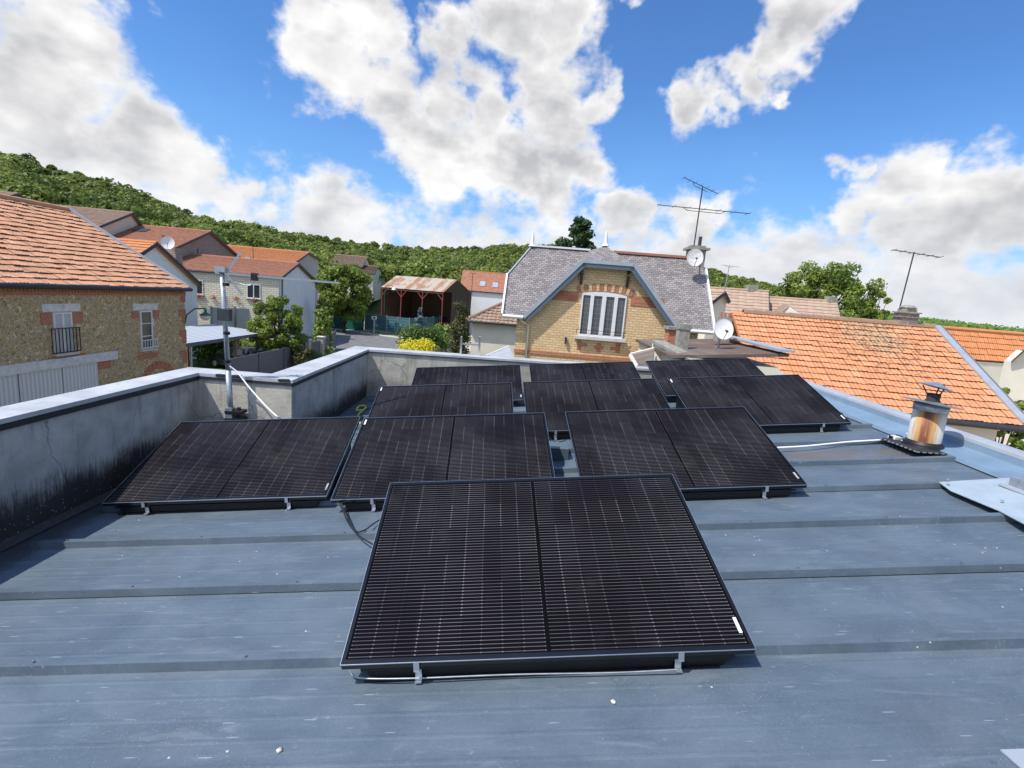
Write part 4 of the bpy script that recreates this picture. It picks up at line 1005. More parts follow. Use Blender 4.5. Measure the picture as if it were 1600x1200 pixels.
cb = aty(389, 421, 53.5); chm = MB().box((-.28, -.3, -.5), (.28, .3, 1.25), Matrix.Translation(cb)).build('chimney', 'stone_trim', rf4); MB().box((-.34, -.36, 1.25), (.34, .36, 1.35), Matrix.Translation(cb)).build('chimney_cap', 'mortar_cap', chm) if False else None
MB().tube([aty(396, 415, 53.8), aty(395, 381, 53.8)], .03, 5).build('mast', 'dark_metal', rf4)
m_ = MB(); wbox(m_, wfr, u4, nn4, 7.9, 12.2, -6, L4.z-.2, 0, .05); m_.build('front_wall', 'cream_wall', o4)
m_ = MB(); wbox(m_, wfr, u4, nn4, 8.9, 9.8, -6, L4.z-.7, .05, .09); m_.build('door', 'wood', o4)
gable_house('orange_roof_house', 'house with bright orange roof and grey gable behind the low cream house', (483, 395), (501, 406), (462, 410), (395, 389), -9, 72, 11, 'grey_wall', 'tile_bright', -6)
# white outbuilding wall and back yard fence in front of that house
gw = thing('garden_wall', 'white garden wall behind the green gate, right of the low house gable', 'wall', (-28, 75, -5.5))
a_, b_ = aty(497, 458, 75), aty(559, 466, 76); m_ = MB(); m_.box((0, 0, -6-a_.z), ((b_-a_).length, .25, 0), Matrix.Translation(a_) @ Matrix.Rotation(math.atan2(b_.y-a_.y, b_.x-a_.x), 4, 'Z')); m_.build('masonry', 'white_wall', gw)
fr1 = thing('garden_fence', 'low grey slatted fence in front of the cream house', 'fence', (-26, 46, -5.5))
a_, b_ = aty(330, 480, 42), aty(470, 482, 47); m_ = MB(); m_.box((0, 0, -2.0), ((b_-a_).length, .06, 0), Matrix.Translation(a_) @ Matrix.Rotation(math.atan2(b_.y-a_.y, b_.x-a_.x), 4, 'Z')); m_.build('slat_panel', plain('fence_light', (.34, .35, .37), .7), fr1)
for k in range(5): p = a_.lerp(b_, k/4); MB().box((-.06, -.06, -2.2), (.06, .06, .1), Matrix.Translation(p-Vector((0, .05, 0)))).build('post', 'fence_grey', fr1)

# ---- barn with rusty roof
bD = 74; Ab = atd(715, 437, bD); hb = R(25); wb = Vector((math.sin(hb), math.cos(hb), 0)); qb = Vector((-wb.y, wb.x, 0)); nb_ = Vector((wb.y, -wb.x, 0))
Lb = atpl(702, 457, Ab, nb_); Rb = atpl(736, 458, Ab, nb_); rl = 10.9
barn = thing('open_barn', 'open fronted barn with rusty corrugated roof on red steel posts', 'barn', (Ab.x, Ab.y, GZ))
wl_ = (Lb-Ab).length; Lb = Ab-wb*3.4+Vector((0, 0, Lb.z-Ab.z)); Rb = Ab+wb*4.2+Vector((0, 0, Rb.z-Ab.z)); Qb = qb*rl
m_ = MB(); m_.slab([Ab, Lb, Lb+Qb, Ab+Qb], .07); m_.slab([Ab, Rb, Rb+Qb, Ab+Qb], .07); rb = m_.build('roof', 'corr_rust', barn)
m_ = MB(); zz0 = GZ
m_.poly([(Rb.x, Rb.y, zz0), Rb, Rb+Qb, (Rb.x+Qb.x, Rb.y+Qb.y, zz0)])
m_.poly([Lb+Qb, Rb+Qb, Ab+Qb]); m_.poly([(Lb+Qb).xy.to_3d()+Vector((0, 0, zz0)), (Rb+Qb).xy.to_3d()+Vector((0, 0, zz0)), Rb+Qb, Lb+Qb])
m_.poly([Lb, Rb, Ab]); m_.poly([(Rb.x, Rb.y, zz0), Rb, Rb.lerp(Lb, .72), (Rb.lerp(Lb, .72).x, Rb.lerp(Lb, .72).y, zz0)])
m_.build('wall', 'dark_wood', barn)
for fr in (.02, .34, .68, .99):
    p = Lb+Qb*(1-fr); MB().beam((p.x, p.y, GZ), p+Vector((0, 0, -.05)), .11, .11).build('post', 'red_metal' , barn)
    b1 = MB(); 
    if fr > .1: b1.beam(p+Vector((0, 0, -1.2)), p+qb*1.0+Vector((0, 0, -.15)), .08, .08)
    if fr < .9: b1.beam(p+Vector((0, 0, -1.2)), p-qb*1.0+Vector((0, 0, -.15)), .08, .08)
    b1.build('brace', 'red_metal', barn)
MB().beam(Lb+Vector((0, 0, -.22))-wb*.02, Lb+Qb+Vector((0, 0, -.22))-wb*.02, .10, .12).build('eaves_beam', 'dark_wood', barn)
for k in range(2):
    p = Ab+qb*(2.5+k*4.5)+wb*1.0
    tr_ = thing('farm_trailer', ['red farm trailer parked inside the open barn at its right bay', 'red farm machine parked inside the open barn in its middle bay'][k], 'trailer', (p.x, p.y, GZ))
    MB().box((-1.3, -.9, .9), (1.3, .9, 1.5), Matrix.Translation((p.x, p.y, GZ))).build('bed', 'red_metal', tr_)
    for sx in (-.8, .8): MB().lathe([(0, -.12), (.40, -.12), (.42, 0), (.40, .12), (0, .12)], (p.x+sx, p.y-.9, GZ+.42), 16, Matrix.Rotation(math.pi/2, 3, 'X')).build('wheel', 'tyre', tr_)

# ---- chalet far behind
ch, rfc, Ac, Rc_, Lc, Qc, wc_, qc_, bc = gable_house('hillside_house', 'distant house with steep brown roof and cream gable among the trees', (575, 402), (582, 422), (566, 417), (548, 400), -12, 118, 6.5, 'cream_wall', 'tile_brown', -3)
gable_house('timbered_cottage', 'distant brown roofed cottage just right of the hillside house', (592, 417), (603, 431), (585, 428), (580, 415), -12, 112, 3.5, 'cream_wall', 'tile_brown', -3)
# ---- orange house between barn and yellow house
o6, rf6, A6, R6, L6, Q6, wd6, qd6, b6 = gable_house('skylight_house', 'house with orange brown roof and two skylights between the barn and the yellow brick house', (850, 433), (868, 455), (838, 461), (722, 427), -2, 84, 13.2, 'white_wall', 'tile_red', GZ, hw=4.5, drop=3.1)
for px_, py_ in ((754, 444), (774, 446)):
    e = (A6-L6).normalized(); n_ = qd6.cross(e); n_ = n_ if n_.z > 0 else -n_; p = atpl(px_, py_, L6, n_); M = Matrix((qd6, e, n_)).transposed().to_4x4(); M.translation = p
    MB().box((-.42, -.65, .02), (.42, .65, .12), M).build('skylight', 'zinc', rf6)
mast_antenna('lamp_mast', 'thin aerial pole in front of the skylight house roof', aty(736, 470, 60), 3.2, [(.99, .8, 95, 0, 3)], 'dark_metal', .035)
# ---- white bungalow with brown hipped roof
hb_ = thing('hip_roof_bungalow', 'white bungalow with brown tiled hip roof left of the yellow brick house', 'house', (-2, 36, GZ))
def hp(x, y, z): return atz(x, y, z)
ze = -1.75; C1 = atz(691, 489, ze); C0 = atz(727, 501, ze); E0 = atz(800, 507, ze)
# square it up around the corner C0
uE = (E0-C0); uE.z = 0; uE.normalize(); uN = (C1-C0); uN.z = 0; lN = uN.length; uN = Vector((-uE.y, uE.x, 0)); 
lN = 6.2; lE = 9.0; zr = ze+1.75
Cc0 = C0; Cc1 = C0+uN*lN; Ce0 = C0+uE*lE; Ce1 = Cc1+uE*lE; Pk = C0+uN*lN/2+uE*lN/2; Pk.z = zr; Pe = C0+uN*lN/2+uE*lE; Pe.z = zr
m_ = MB()
for pts in ([Cc0, Ce0, Pe, Pk], [Cc1, Cc0, Pk], [Ce1, Cc1, Pk, Pe]): m_.slab(pts, .08)
sl0 = (Pk-(C0+uE*lN/2)); lS = sl0.length
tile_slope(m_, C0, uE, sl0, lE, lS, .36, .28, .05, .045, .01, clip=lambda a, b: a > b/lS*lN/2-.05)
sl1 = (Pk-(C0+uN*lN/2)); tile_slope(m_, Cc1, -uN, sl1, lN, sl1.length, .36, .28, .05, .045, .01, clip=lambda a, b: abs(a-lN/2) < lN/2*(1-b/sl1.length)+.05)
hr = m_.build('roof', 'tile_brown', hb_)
MB().tube([C0+Vector((0, 0, .06)), Pk+Vector((0, 0, .08)), Pe+Vector((0, 0, .08))], .12, 8).build('hip_ridge', 'tile_brown', hr)
m_ = MB(); i_ = .4; B0 = C0+uE*i_+uN*i_; B1 = Cc1+uE*i_-uN*i_; B2 = Ce0+uN*i_; B3 = Ce1-uN*i_
vwall(m_, [(B0.x, B0.y), (B2.x, B2.y), (B3.x, B3.y), (B1.x, B1.y)], GZ, ze-.08); m_.build('wall', 'cream_wall', hb_)
MB().tube([C0+Vector((0, 0, -.02)), Ce0+Vector((0, 0, -.02))], .08, 8).build('gutter', 'dark_metal', hb_)
glz = thing('lean_to', 'small glazed lean-to roof between the bungalow and the yellow brick house', 'shelter', (-.6, 21, GZ))
p0 = atd(757, 557, 21); p1 = atd(795, 541, 22); p2 = atd(806, 565, 19.5); MB().slab([p0, p2, p1], .04).build('glazing', 'zinc', glz)
MB().beam(p0, p1, .05, .06).build('rafter', 'white_paint', glz)
MB().beam((p1.x, p1.y, GZ), p1, .1, .1).build('post', 'white_paint', glz)

# ================================================================== YELLOW BRICK HOUSE
ph = R(2); ey = Vector((math.cos(ph), -math.sin(ph), 0)); by = Vector((math.sin(ph), math.cos(ph), 0)); O_ = by*16.5
def Y(s, t, z): return O_+ey*s+by*t+Vector((0, 0, z))
yh = thing('yellow_brick_house', 'yellow brick house with slate roof, blue grey gable boards and large white window', 'house', Y(2.2, 3, GZ))
nY = -by
ze, zr, tr_ = -.60, 1.80, 1.88; SL, SR = -1.05, 5.68
# wall: gable outline + box
m_ = MB(); cx = 2.13
prof = [(-.58, GZ), (5.25, GZ), (5.25, -.55), (4.45, -.55), (2.90, 1.18), (1.36, 1.18), (-.19, -.55), (-.58, -.55)]
m_.poly([Y(s, 0, z) for s, z in prof])
m_.poly([Y(-.58, 0, GZ), Y(-.58, 6.5, GZ), Y(-.58, 6.5, -.6), Y(-.58, 1.88, 1.5), Y(-.58, 0, -.6)])
m_.poly([Y(5.25, 0, GZ), Y(5.25, 6.5, GZ), Y(5.25, 6.5, -.6), Y(5.25, 1.88, 1.5), Y(5.25, 0, -.6)])
m_.poly([Y(-.58, 6.5, GZ), Y(5.25, 6.5, GZ), Y(5.25, 6.5, -.6), Y(-.58, 6.5, -.6)])
m_.build('wall', 'brick_yellow', yh)
def ybox(a0, a1, z0, z1, d0, d1, mb=None):
    mb = mb or MB(); return wbox(mb, (O_.x, O_.y, 0), ey, nY, a0, a1, z0, z1, d0, d1)
for a0, a1 in ((.50, 1.32), (3.0, 4.05)): ybox(a0-.0, a1, .02, .32, 0, .015).build('brick_band', 'brick_orange', yh)
ybox(-.60, 5.25, -1.78, -1.66, 0, .03).build('brick_band', 'brick_orange', yh)
# window with arch
wx0, wx1, wz0, wz1 = 1.44, 2.86, -1.06, .30
f = MB(); ybox(wx0, wx1, wz0, wz0+.06, -.02, .04, f); ybox(wx0, wx1, wz1-.06, wz1, -.02, .04, f)
for c, hw in ((wx0+.02, .02), (wx0+.33, .055), ((wx0+wx1)/2, .065), (wx1-.33, .055), (wx1-.02, .02)): ybox(c-hw, c+hw, wz0+.06, wz1-.06, -.02, .045, f)
n = 10; pts = [(wx0+(wx1-wx0)*k/n, wz1+.075*(1-((k-n/2)/(n/2))**2)) for k in range(n+1)]
f.slab([O_+ey*a+nY*.035+Vector((0, 0, z)) for a, z in pts]+[O_+ey*wx1+nY*.035+Vector((0, 0, wz1-.03)), O_+ey*wx0+nY*.035+Vector((0, 0, wz1-.03))], .05, nY)
wf = f.build('window', 'white_paint', yh)
g_ = MB(); ybox(wx0+.03, wx1-.03, wz0+.03, wz1-.03, -.01, .006, g_); gl_ = g_.build('pane', None or plain('curtained_glass', (.085, .088, .095), .12, var=.5, sc=26, spec=.6), wf)
for c in (wx0+.18, (wx0+.33+(wx0+wx1)/2)/2, (wx1-.33+(wx0+wx1)/2)/2, wx1-.18):
    g_ = MB()
    for k in range(3): x = c-.10+k*.10 if abs(c-(wx0+wx1)/2) < .4 else c-.05+k*.05; ybox(x-.006, x+.006, wz0+.08, wz1-.08, .006, .009, g_)
    for k in range(8): z = wz0+.14+k*.15; ybox(c-(.15 if abs(c-(wx0+wx1)/2) < .4 else .09), c+(.15 if abs(c-(wx0+wx1)/2) < .4 else .09), z-.006, z+.006, .006, .009, g_)
    g_.build('glazing_bar', 'curtain_grey', wf)
ybox(wx0-.12, wx1+.1, wz0-.10, wz0-.0, 0, .16).build('sill', 'stone_trim', wf)
for k in range(0, 15):
    a = wx0-.10+(wx1-wx0+.2)*k/14; u = (a-cx-.02)/((wx1-wx0)/2+.1); z = wz1+.10*(1-u*u)+.005; an = u*.30
    M = Matrix((ey*math.cos(an)-Vector((0, 0, 1))*math.sin(an), nY, Vector((0, 0, 1))*math.cos(an)+ey*math.sin(an))).transposed().to_4x4(); M.translation = Y(a, 0, z)
    MB().box((-.048, 0, .0), (.048, .03 if k % 2 else .027, .23), M).build('arch_brick', 'brick_yellow' if k % 2 else 'brick_orange', yh)
for a, z0, z1 in ((wx0+.06, -1.52, -1.22), (wx0+.18, -1.40, -1.30), (cx+.02, -1.55, -1.25), (cx+.02, -1.45, -1.33), (wx1-.10, -1.52, -1.22), (wx1-.2, -1.44, -1.34)):
    ybox(a-.07 if z1-z0 > .2 else a-.14, a+.07 if z1-z0 > .2 else a+.14, z0, z1, 0, .012 if z1-z0 > .2 else .016).build('brick_inlay', 'brick_orange', yh)
m_ = MB()
for s0 in (wx0-.08, wx1+.02):
    m_.tube([Y(s0, -.12, -1.02), Y(s0, -.16, -.86), Y(s0+.06, -.16, -.80)], .008, 5)
m_.tube([Y(wx0-.08, -.16, -.86), Y(wx1+.08, -.16, -.86)], .008, 5); m_.tube([Y(wx0-.08, -.16, -.95), Y(wx1+.08, -.16, -.95)], .006, 5)
m_.build('flower_guard', 'cable_black', wf)
m_ = MB(); m_.box((-.03, -.10, -.1), (.03, 0, .1), Matrix.Translation(Y(1.05, 0, -1.25))); m_.build('wall_bracket', 'dark_metal', yh)
# roof planes
t0 = -.17
def mp(s, t): return Y(s, t, ze-.30*1.27*0+(t-t0)*(zr-ze)/(tr_-t0))
zf = lambda t: ze+(t-t0)*(zr-ze)/(tr_-t0)
RB0, RT0, RT1, RB1 = (-.36, -.62), (1.34, 1.27), (2.94, 1.27), (4.58, -.62)   # fascia outline (s,z) at t=-.30
m_ = MB()
left = [Y(SL, t0, ze), Y(RB0[0], t0, ze), Y(cx-.45, tr_, zr), Y(-.32, tr_, zr), Y(SL, .95, zf(.95))]
right = [Y(RB1[0], t0, ze), Y(SR, t0, ze), Y(SR, 1.55, zf(1.55)), Y(5.2, tr_, zr), Y(cx+.45, tr_, zr)]
m_.slab(left, .10); m_.slab(right, .10)
PKv = Y(cx+.02, 1.15, 1.93)
m_.slab([Y(RB0[0], t0, ze), Y(*(RT0[0], t0, RT0[1])), PKv], .06); m_.slab([Y(RB0[0], t0, ze), PKv, Y(cx-.45, tr_, zr)], .06)
m_.slab([Y(RT0[0], t0, RT0[1]), Y(RT1[0], t0, RT1[1]), PKv], .06)
m_.slab([Y(RT1[0], t0, RT1[1]), Y(RB1[0], t0, ze), PKv], .06); m_.slab([Y(RB1[0], t0, ze), Y(cx+.45, tr_, zr), PKv], .06)
m_.slab([PKv, Y(cx-.45, tr_, zr), Y(cx, tr_+.9, 1.0), Y(cx+.45, tr_, zr)], .06)
m_.slab([Y(SL, .95, zf(.95)), Y(-.32, tr_, zr), Y(SL, 3.2, zf(.95)-.1)], .08)
m_.slab([Y(-.32, tr_, zr), Y(5.2, tr_, zr), Y(SR, 1.55, zf(1.55)), Y(SR, 7.0, -.6), Y(SL, 7.0, -.6), Y(SL, 3.2, zf(.95)-.1)], .08, Vector((0, .43, .9)))
yr = m_.build('roof', 'slate', yh)
m_ = MB(); m_.beam(Y(-.32, tr_, zr+.03), Y(cx-.4, tr_, zr+.03), .16, .06); m_.build('ridge_flashing', 'white_paint', yr)
m_ = MB(); m_.beam(Y(cx+.4, tr_, zr+.03), Y(5.3, tr_, zr+.03), .16, .08); m_.build('ridge', 'tile_red', yr)
m_ = MB(); m_.beam(Y(SL-.02, t0, ze+.02), Y(SL-.02, .97, zf(.95)+.03), .06, .12); m_.build('verge_board', 'white_paint', yr)
m_ = MB(); m_.beam(Y(SR+.02, t0, ze+.02), Y(SR+.02, 1.57, zf(1.55)+.03), .06, .12); m_.build('verge_board', 'white_paint', yr)
m_ = MB(); m_.beam(Y(SL, .95, zf(.95)+.03), Y(-.32, tr_, zr+.03), .05, .03); m_.build('hip_flashing', 'zinc', yr)
nn_ = nY*.03
for (a, b) in ((RB0, RT0), (RT0, RT1), (RT1, RB1)):
    m_ = MB(); A_ = Y(a[0], t0-.04, a[1]); B_ = Y(b[0], t0-.04, b[1]); dn = Vector((0, 0, -.09)); d_ = (B_-A_).normalized(); up = nY.cross(d_); up = up if up.z > 0 else -up
    m_.slab([A_, B_, B_-up*.18, A_-up*.18], .05, nY); m_.build('gable_board', 'slate_fascia', yr)
    m_ = MB(); m_.beam(A_+up*.012, B_+up*.012, .12, .035, nY); m_.build('board_capping', 'zinc', yr)
for s0 in (RT0[0]+.02, RT1[0]-.12):
    m_ = MB(); m_.beam(Y(s0, t0, .95), Y(s0, 0, .62), .08, .08); m_.beam(Y(s0, 0, .55), Y(s0, 0, 1.1), .08, .06); m_.build('bracket', 'dark_wood', yh)
MB().tube([Y(SL, t0-.06, ze-.02), Y(RB0[0]-.02, t0-.06, ze-.02)], .06, 8).build('gutter', 'white_paint', yh)
MB().tube([Y(RB1[0]+.05, t0-.06, ze-.02), Y(SR, t0-.06, ze-.02)], .06, 8).build('gutter', 'white_paint', yh)
MB().tube([Y(-.50, t0, ze-.05), Y(-.42, -.12, ze-.15), Y(-.2, -.06, ze-.26), Y(-.2, -.06, GZ)], .04, 8).build('drainpipe', 'cream_wall', yh, True)
MB().tube([Y(4.95, t0, ze-.06), Y(4.85, -.1, ze-.25), Y(4.6, -.06, ze-.32), Y(4.3, -.06, ze-.55)], .04, 8).build('drainpipe', 'grey_wall', yh, True)
for s0, t_ in ((-.32, tr_), (cx+.02, 1.15)):
    b = Y(s0, t_, 1.80 if t_ == tr_ else 1.92); MB().lathe([(.14, 0), (.09, .06), (.065, .12), (.05, .3), (.02, .50), (0, .54)], b, 10).build('finial', 'white_paint', yr, True)
# chimney with cap
ck0 = Y(5.42, tr_+.1, 1.35)
chy = MB().box((-.26, -.22, -1), (.26, .28, .75), Matrix.Translation(ck0)).build('chimney', 'old_stone', yr)
MB().box((-.36, -.34, .75), (.36, .38, .83), Matrix.Translation(ck0)).box((-.25, -.2, .83), (.25, .25, .90), Matrix.Translation(ck0)).build('chimney_cap', 'old_stone', yr)
MB().lathe([(.06, .9), (.06, 1.22), (.05, 1.22)], ck0+Vector((.08, 0, 0)), 10).build('chimney_pot', 'dark_metal', yr)
dc = aty(1086, 402, 17.35); dish('satellite_dish', 'weathered round dish fixed to the chimney at the right end of the slate roof', dc, .29, (-.12, -.95, .30), foot=dc+Vector((.25, .6, -.05)), wear=True)
at0 = aty(1086, 372, 18.4); at1 = aty(1098, 291, 18.4)
an_ = thing('tv_antenna', 'tall two tier television aerial on the chimney of the yellow brick house', 'antenna', at0)
MB().tube([at0-Vector((0, 0, .25)), at1], .022, 6).build('pole', 'dark_metal', an_)
def armpx(p, q_, rr_, off, nm):
    a = aty(*p, 18.4); b = aty(*q_, 18.4); m_ = MB(); m_.tube([a, b], rr_, 5); c = (a+b)/2; u_ = (b-a)
    m_.tube([c-u_*.22, c-u_*.18+Vector((0, 0, off)), c+u_*.18+Vector((0, 0, off)), c+u_*.24], rr_*.8, 5)
    for k in range(7): p_ = a+u_*(.02+k*.16); m_.tube([p_-by*.3, p_+by*.3], rr_*.5, 4)
    m_.build(nm, 'dark_metal', an_)
armpx((1068, 277), (1122, 303), .013, -.10, 'upper_aerial'); armpx((1027, 320), (1172, 334), .014, -.09, 'lower_aerial')

# ================================================================== ANNEX on the right of the yellow house
ax_ = thing('annex', 'low annex with brown sheet roof, pale walls and broken stone chimneys behind the last panels', 'outbuilding', (4, 13, GZ))
zA = -.82
a0 = atd(1078, 548, 13.0); a1 = atd(1200, 546, 12.2); a2 = atd(1226, 552, 11.2); a3 = atd(1110, 590, 9.9)
a0 = Vector((3.9, 13.6, -.93)); a1 = Vector((7.2, 13.2, -.80)); a2 = Vector((5.75, 10.75, -.72)); a3 = Vector((3.5, 10.9, -1.04))
MB().slab([Vector((3.75, 15.9, -1.0)), Vector((6.4, 15.9, -.78)), Vector((5.95, 11.0, -.74)), Vector((3.45, 11.2, -1.0))], .07).build('roof', 'corr_annex', ax_)
m_ = MB(); vwall(m_, [(3.55, 11.25), (5.85, 11.08), (6.3, 15.8), (3.85, 15.8)], GZ, -1.08); m_.build('wall', 'cream_wall', ax_)
MB().slab([Vector((6.08, 15.8, -.60)), Vector((6.45, 15.8, -.60)), Vector((6.02, 10.9, -.66)), Vector((5.66, 10.9, -.66))], .05).build('zinc_edge', 'zinc', ax_)
m_ = MB(); m_.slab([atd(985, 555, 12.9), atd(1022, 546, 13.2), atd(1020, 585, 10.6), atd(1003, 583, 10.6)], .05); m_.build('lower_roof', 'corr_annex', ax_)
MB().beam(atd(985, 554, 12.88), atd(1021, 545, 13.2), .08, .06).beam(atd(985, 556, 12.85), atd(1003, 588, 10.5), .08, .06).build('roof_trim', 'cream_wall', ax_)
wl2 = thing('party_wall', 'lichen topped rendered party wall in front of the yellow brick house', 'wall', (3.5, 12, GZ))
w0 = atd(1020, 531, 13.6); w1 = atd(1090, 566, 11.4); 
m_ = MB(); dd = (w1-w0); th = Vector((.25, .05, 0)); m_.poly([w0, w1, (w1.x, w1.y, GZ), (w0.x, w0.y, GZ)]); m_.poly([w0+th, w1+th, Vector((w1.x, w1.y, GZ))+th, Vector((w0.x, w0.y, GZ))+th]); m_.poly([w0, w0+th, Vector((w0.x, w0.y, GZ))+th, (w0.x, w0.y, GZ)]); m_.build('render', 'cream_wall', wl2)
MB().slab([w0-Vector((.05, .1, 0)), w1-Vector((.05, -.1, 0)), w1+th*1.3, w0+th*1.3], .07).build('capping', 'old_stone', wl2)
s1 = atd(1069, 507, 13.2); stp = thing('stone_post', 'slim grey lichen covered stone stack standing by the party wall', 'chimney', (s1.x, s1.y, -1.7))
MB().box((-.13, -.13, -1.9), (.13, .13, 0), Matrix.Translation(s1)).box((-.15, -.15, -.12), (.15, .15, .012), Matrix.Translation(s1)).build('shaft', 'old_stone', stp)
s2 = atd(1053, 515, 13.9); stq = thing('brick_stub', 'short crumbling brick chimney stub behind the slim stone stack', 'chimney', (s2.x, s2.y, -1.9))
MB().box((-.17, -.17, -1.6), (.17, .17, 0), Matrix.Translation(s2)).build('stack', 'brick_orange', stq); MB().box((-.22, -.22, 0), (.22, .22, .08), Matrix.Translation(s2)).build('cap', 'old_stone', stq)
dc = atd(1131, 514, 13.3); dish('satellite_dish', 'clean white dish standing on the brown annex roof', dc, .245, (-.05, -.95, .32), foot=Vector((dc.x-.02, dc.y+.12, -.92)))
s3 = atd(1132, 492, 14.6); stc = thing('low_chimney', 'low dark chimney with pots just behind the white dish on the annex', 'chimney', (s3.x, s3.y, -1)); MB().box((-.15, -.15, -.7), (.17, .15, -.06), Matrix.Translation(s3)).build('stack', 'old_stone', stc)
for dx in (-.09, .02, .12): MB().tube([s3+Vector((dx, 0, -.06)), s3+Vector((dx, 0, .06))], .035, 7).build('pot', 'tile_red', stc)

# ================================================================== ORANGE ROOF NEIGHBOUR (right)
ph = R(8); eo = Vector((math.cos(ph), -math.sin(ph), 0)); bo = Vector((math.sin(ph), math.cos(ph), 0)); up3 = Vector((0, 0, 1))
E1 = atd(1600, 666, 18); Rg = None
d = ray(1460, 512); A2_ = np.array([[d.x, -bo.x], [d.y, -bo.y]]); sol = np.linalg.solve(A2_, np.array([E1.x, E1.y])); Rg = d*sol[0]; run = sol[1]
dl = ray(1143, 490); A3_ = np.array([[dl.x, eo.x], [dl.y, eo.y]]); LW = float(np.linalg.solve(A3_, np.array([Rg.x, Rg.y]))[1]); oh = thing('orange_roof_house', 'large neighbouring house with bright orange interlocking tile roof right of the metal roof', 'house', (Rg.x-4, Rg.y, GZ))
Vo = Rg-E1; Ld = Vo.length
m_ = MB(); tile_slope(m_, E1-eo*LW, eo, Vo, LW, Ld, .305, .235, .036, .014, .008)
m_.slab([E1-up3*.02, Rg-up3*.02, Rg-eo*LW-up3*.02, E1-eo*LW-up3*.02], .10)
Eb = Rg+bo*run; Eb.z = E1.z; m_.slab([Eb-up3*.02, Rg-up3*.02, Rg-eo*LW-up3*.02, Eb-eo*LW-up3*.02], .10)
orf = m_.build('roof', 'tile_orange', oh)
m_ = MB(); k = 0.0
while k < LW-.4: p = Rg-eo*k+up3*.0; m_.lathe([(.11, 0), (.13, .38), (.10, .38)], p, 8, (-eo).to_track_quat('Z', 'Y').to_matrix()); k += .37
m_.build('ridge', m_tiles('ridge_tile', [(.22, .12, .07), (.30, .20, .13), (.36, .27, .19)], lich=.8), orf)
MB().beam(E1+eo*.05+up3*.05, Rg+eo*.05+up3*.05, .20, .10).build('verge_strip', 'zinc', orf)
MB().beam(E1+eo*.17+up3*.0, Rg+eo*.17+up3*.0, .05, .20).build('verge_board', 'fence_grey', orf)
MB().tube([E1-bo*.08-up3*.07+eo*.1, E1-eo*LW-bo*.08-up3*.07], .08, 8).build('gutter', 'dark_metal', oh)
m_ = MB(); W0 = E1-eo*.3+bo*.35; W1 = W0-eo*(LW-.5); W2 = W1+bo*(2*run-.7); W3 = W0+bo*(2*run-.7)
vwall(m_, [(p.x, p.y) for p in (W0, W1, W2, W3)], GZ, E1.z-.05); m_.poly([Vector((W0.x, W0.y, E1.z-.06)), Vector((W3.x, W3.y, E1.z-.06)), Rg-eo*.3-up3*.2]); m_.build('wall', 'cream_wall', oh)
cc = atd(1415, 498, math.hypot(Rg.x, Rg.y)*.985); Mc = Matrix.Translation(cc) @ Matrix.Rotation(-ph, 4, 'Z')
MB().box((-.26, -.22, -.6), (.26, .22, .18), Mc).build('chimney', 'brick_grey', orf)
MB().box((-.31, -.27, .18), (.31, .27, .22), Mc).box((-.31, -.27, .04), (.31, .27, .07), Mc).lathe([(.20, .30), (.25, .36), (.16, .43), (0, .45)], cc, 9).box((-.20, -.18, .22), (.20, .18, .32), Mc).build('chimney_cap', 'old_stone', orf)
b0 = atd(1401, 500, 23); mast_antenna('tv_antenna', 'tall thin aerial beside the chimney of the bright orange roof', b0, (atd(1417, 394, 23)-b0).z, [(.99, 1.5, 105, -.12, 6)], 'dark_metal', .022, lean=.12)
# houses further right
gable_house('far_orange_house', 'long house with even orange tile roof beyond the zinc verge at far right', (1700, 531), (1715, 575), (1690, 583), (1460, 512), -8, 40, 17, 'cream_wall', 'tile_bright', GZ, gauge=.30)
ex = thing('rendered_extension', 'pale rendered wall with sloping top at the right edge, below the far orange roof', 'outbuilding', (22, 24, GZ))
e0 = atd(1581, 565, 27); e1 = atd(1600, 548, 27); e2 = atd(1680, 548, 28); m_ = MB(); m_.slab([Vector((e0.x, e0.y, GZ)), e0, e1, e2, Vector((e2.x, e2.y, GZ))], .3, Vector((0, -1, 0))); m_.build('wall', 'cream_wall', ex); MB().beam(e0, e1, .34, .05).beam(e1, e2, .34, .05).build('coping', 'dark_wood', ex)
gw2 = thing('yard_wall', 'low stone garden wall in the yard below the orange roof at bottom right', 'wall', (14, 13, GZ))
e0 = atd(1500, 655, 22); y0 = atz(1520, 672, -4.9); y1 = atz(1640, 712, -4.9); m_ = MB(); m_.beam((y0.x, y0.y, -5.45), (y1.x, y1.y, -5.45), .35, 1.1); m_.build('masonry', 'mortar_cap', gw2)
MB().beam((y0.x, y0.y, -4.86), (y1.x, y1.y, -4.86), .42, .06).build('coping', 'old_stone', gw2)

# ---- brown tiled houses in the right background
q1, r1, *z1_ = gable_house('tan_roof_house', 'house with tan ribbed roof, higher of the two right of the aerial chimney', (1201, 456), (1212, 468), (1205, 500), (1135, 452), 20, 42, 4.0, 'cream_wall', 'tile_pink', GZ, hw=4.2, drop=2.7, gauge=.42, tw=.5)
MB().box((-.35, -.3, -.5), (.35, .3, .45), Matrix.Translation(atd(1174, 455, 42))).build('chimney', 'old_stone', r1)
q2, r2, A7, R7, L7, Q7, wd7, qd7, b7 = gable_house('long_tan_house', 'long house with tan ribbed roof and small dormer in front of the walnut tree', (1308, 472), (1316, 485), (1318, 500), (1203, 465), 20, 44, 6.8, 'cream_wall', 'tile_pink', GZ, hw=4.5, drop=2.7, gauge=.42, tw=.5)
MB().box((-.3, -.3, -.5), (.3, .3, .45), Matrix.Translation(atd(1297, 473, 44))).build('chimney', 'old_stone', r2)
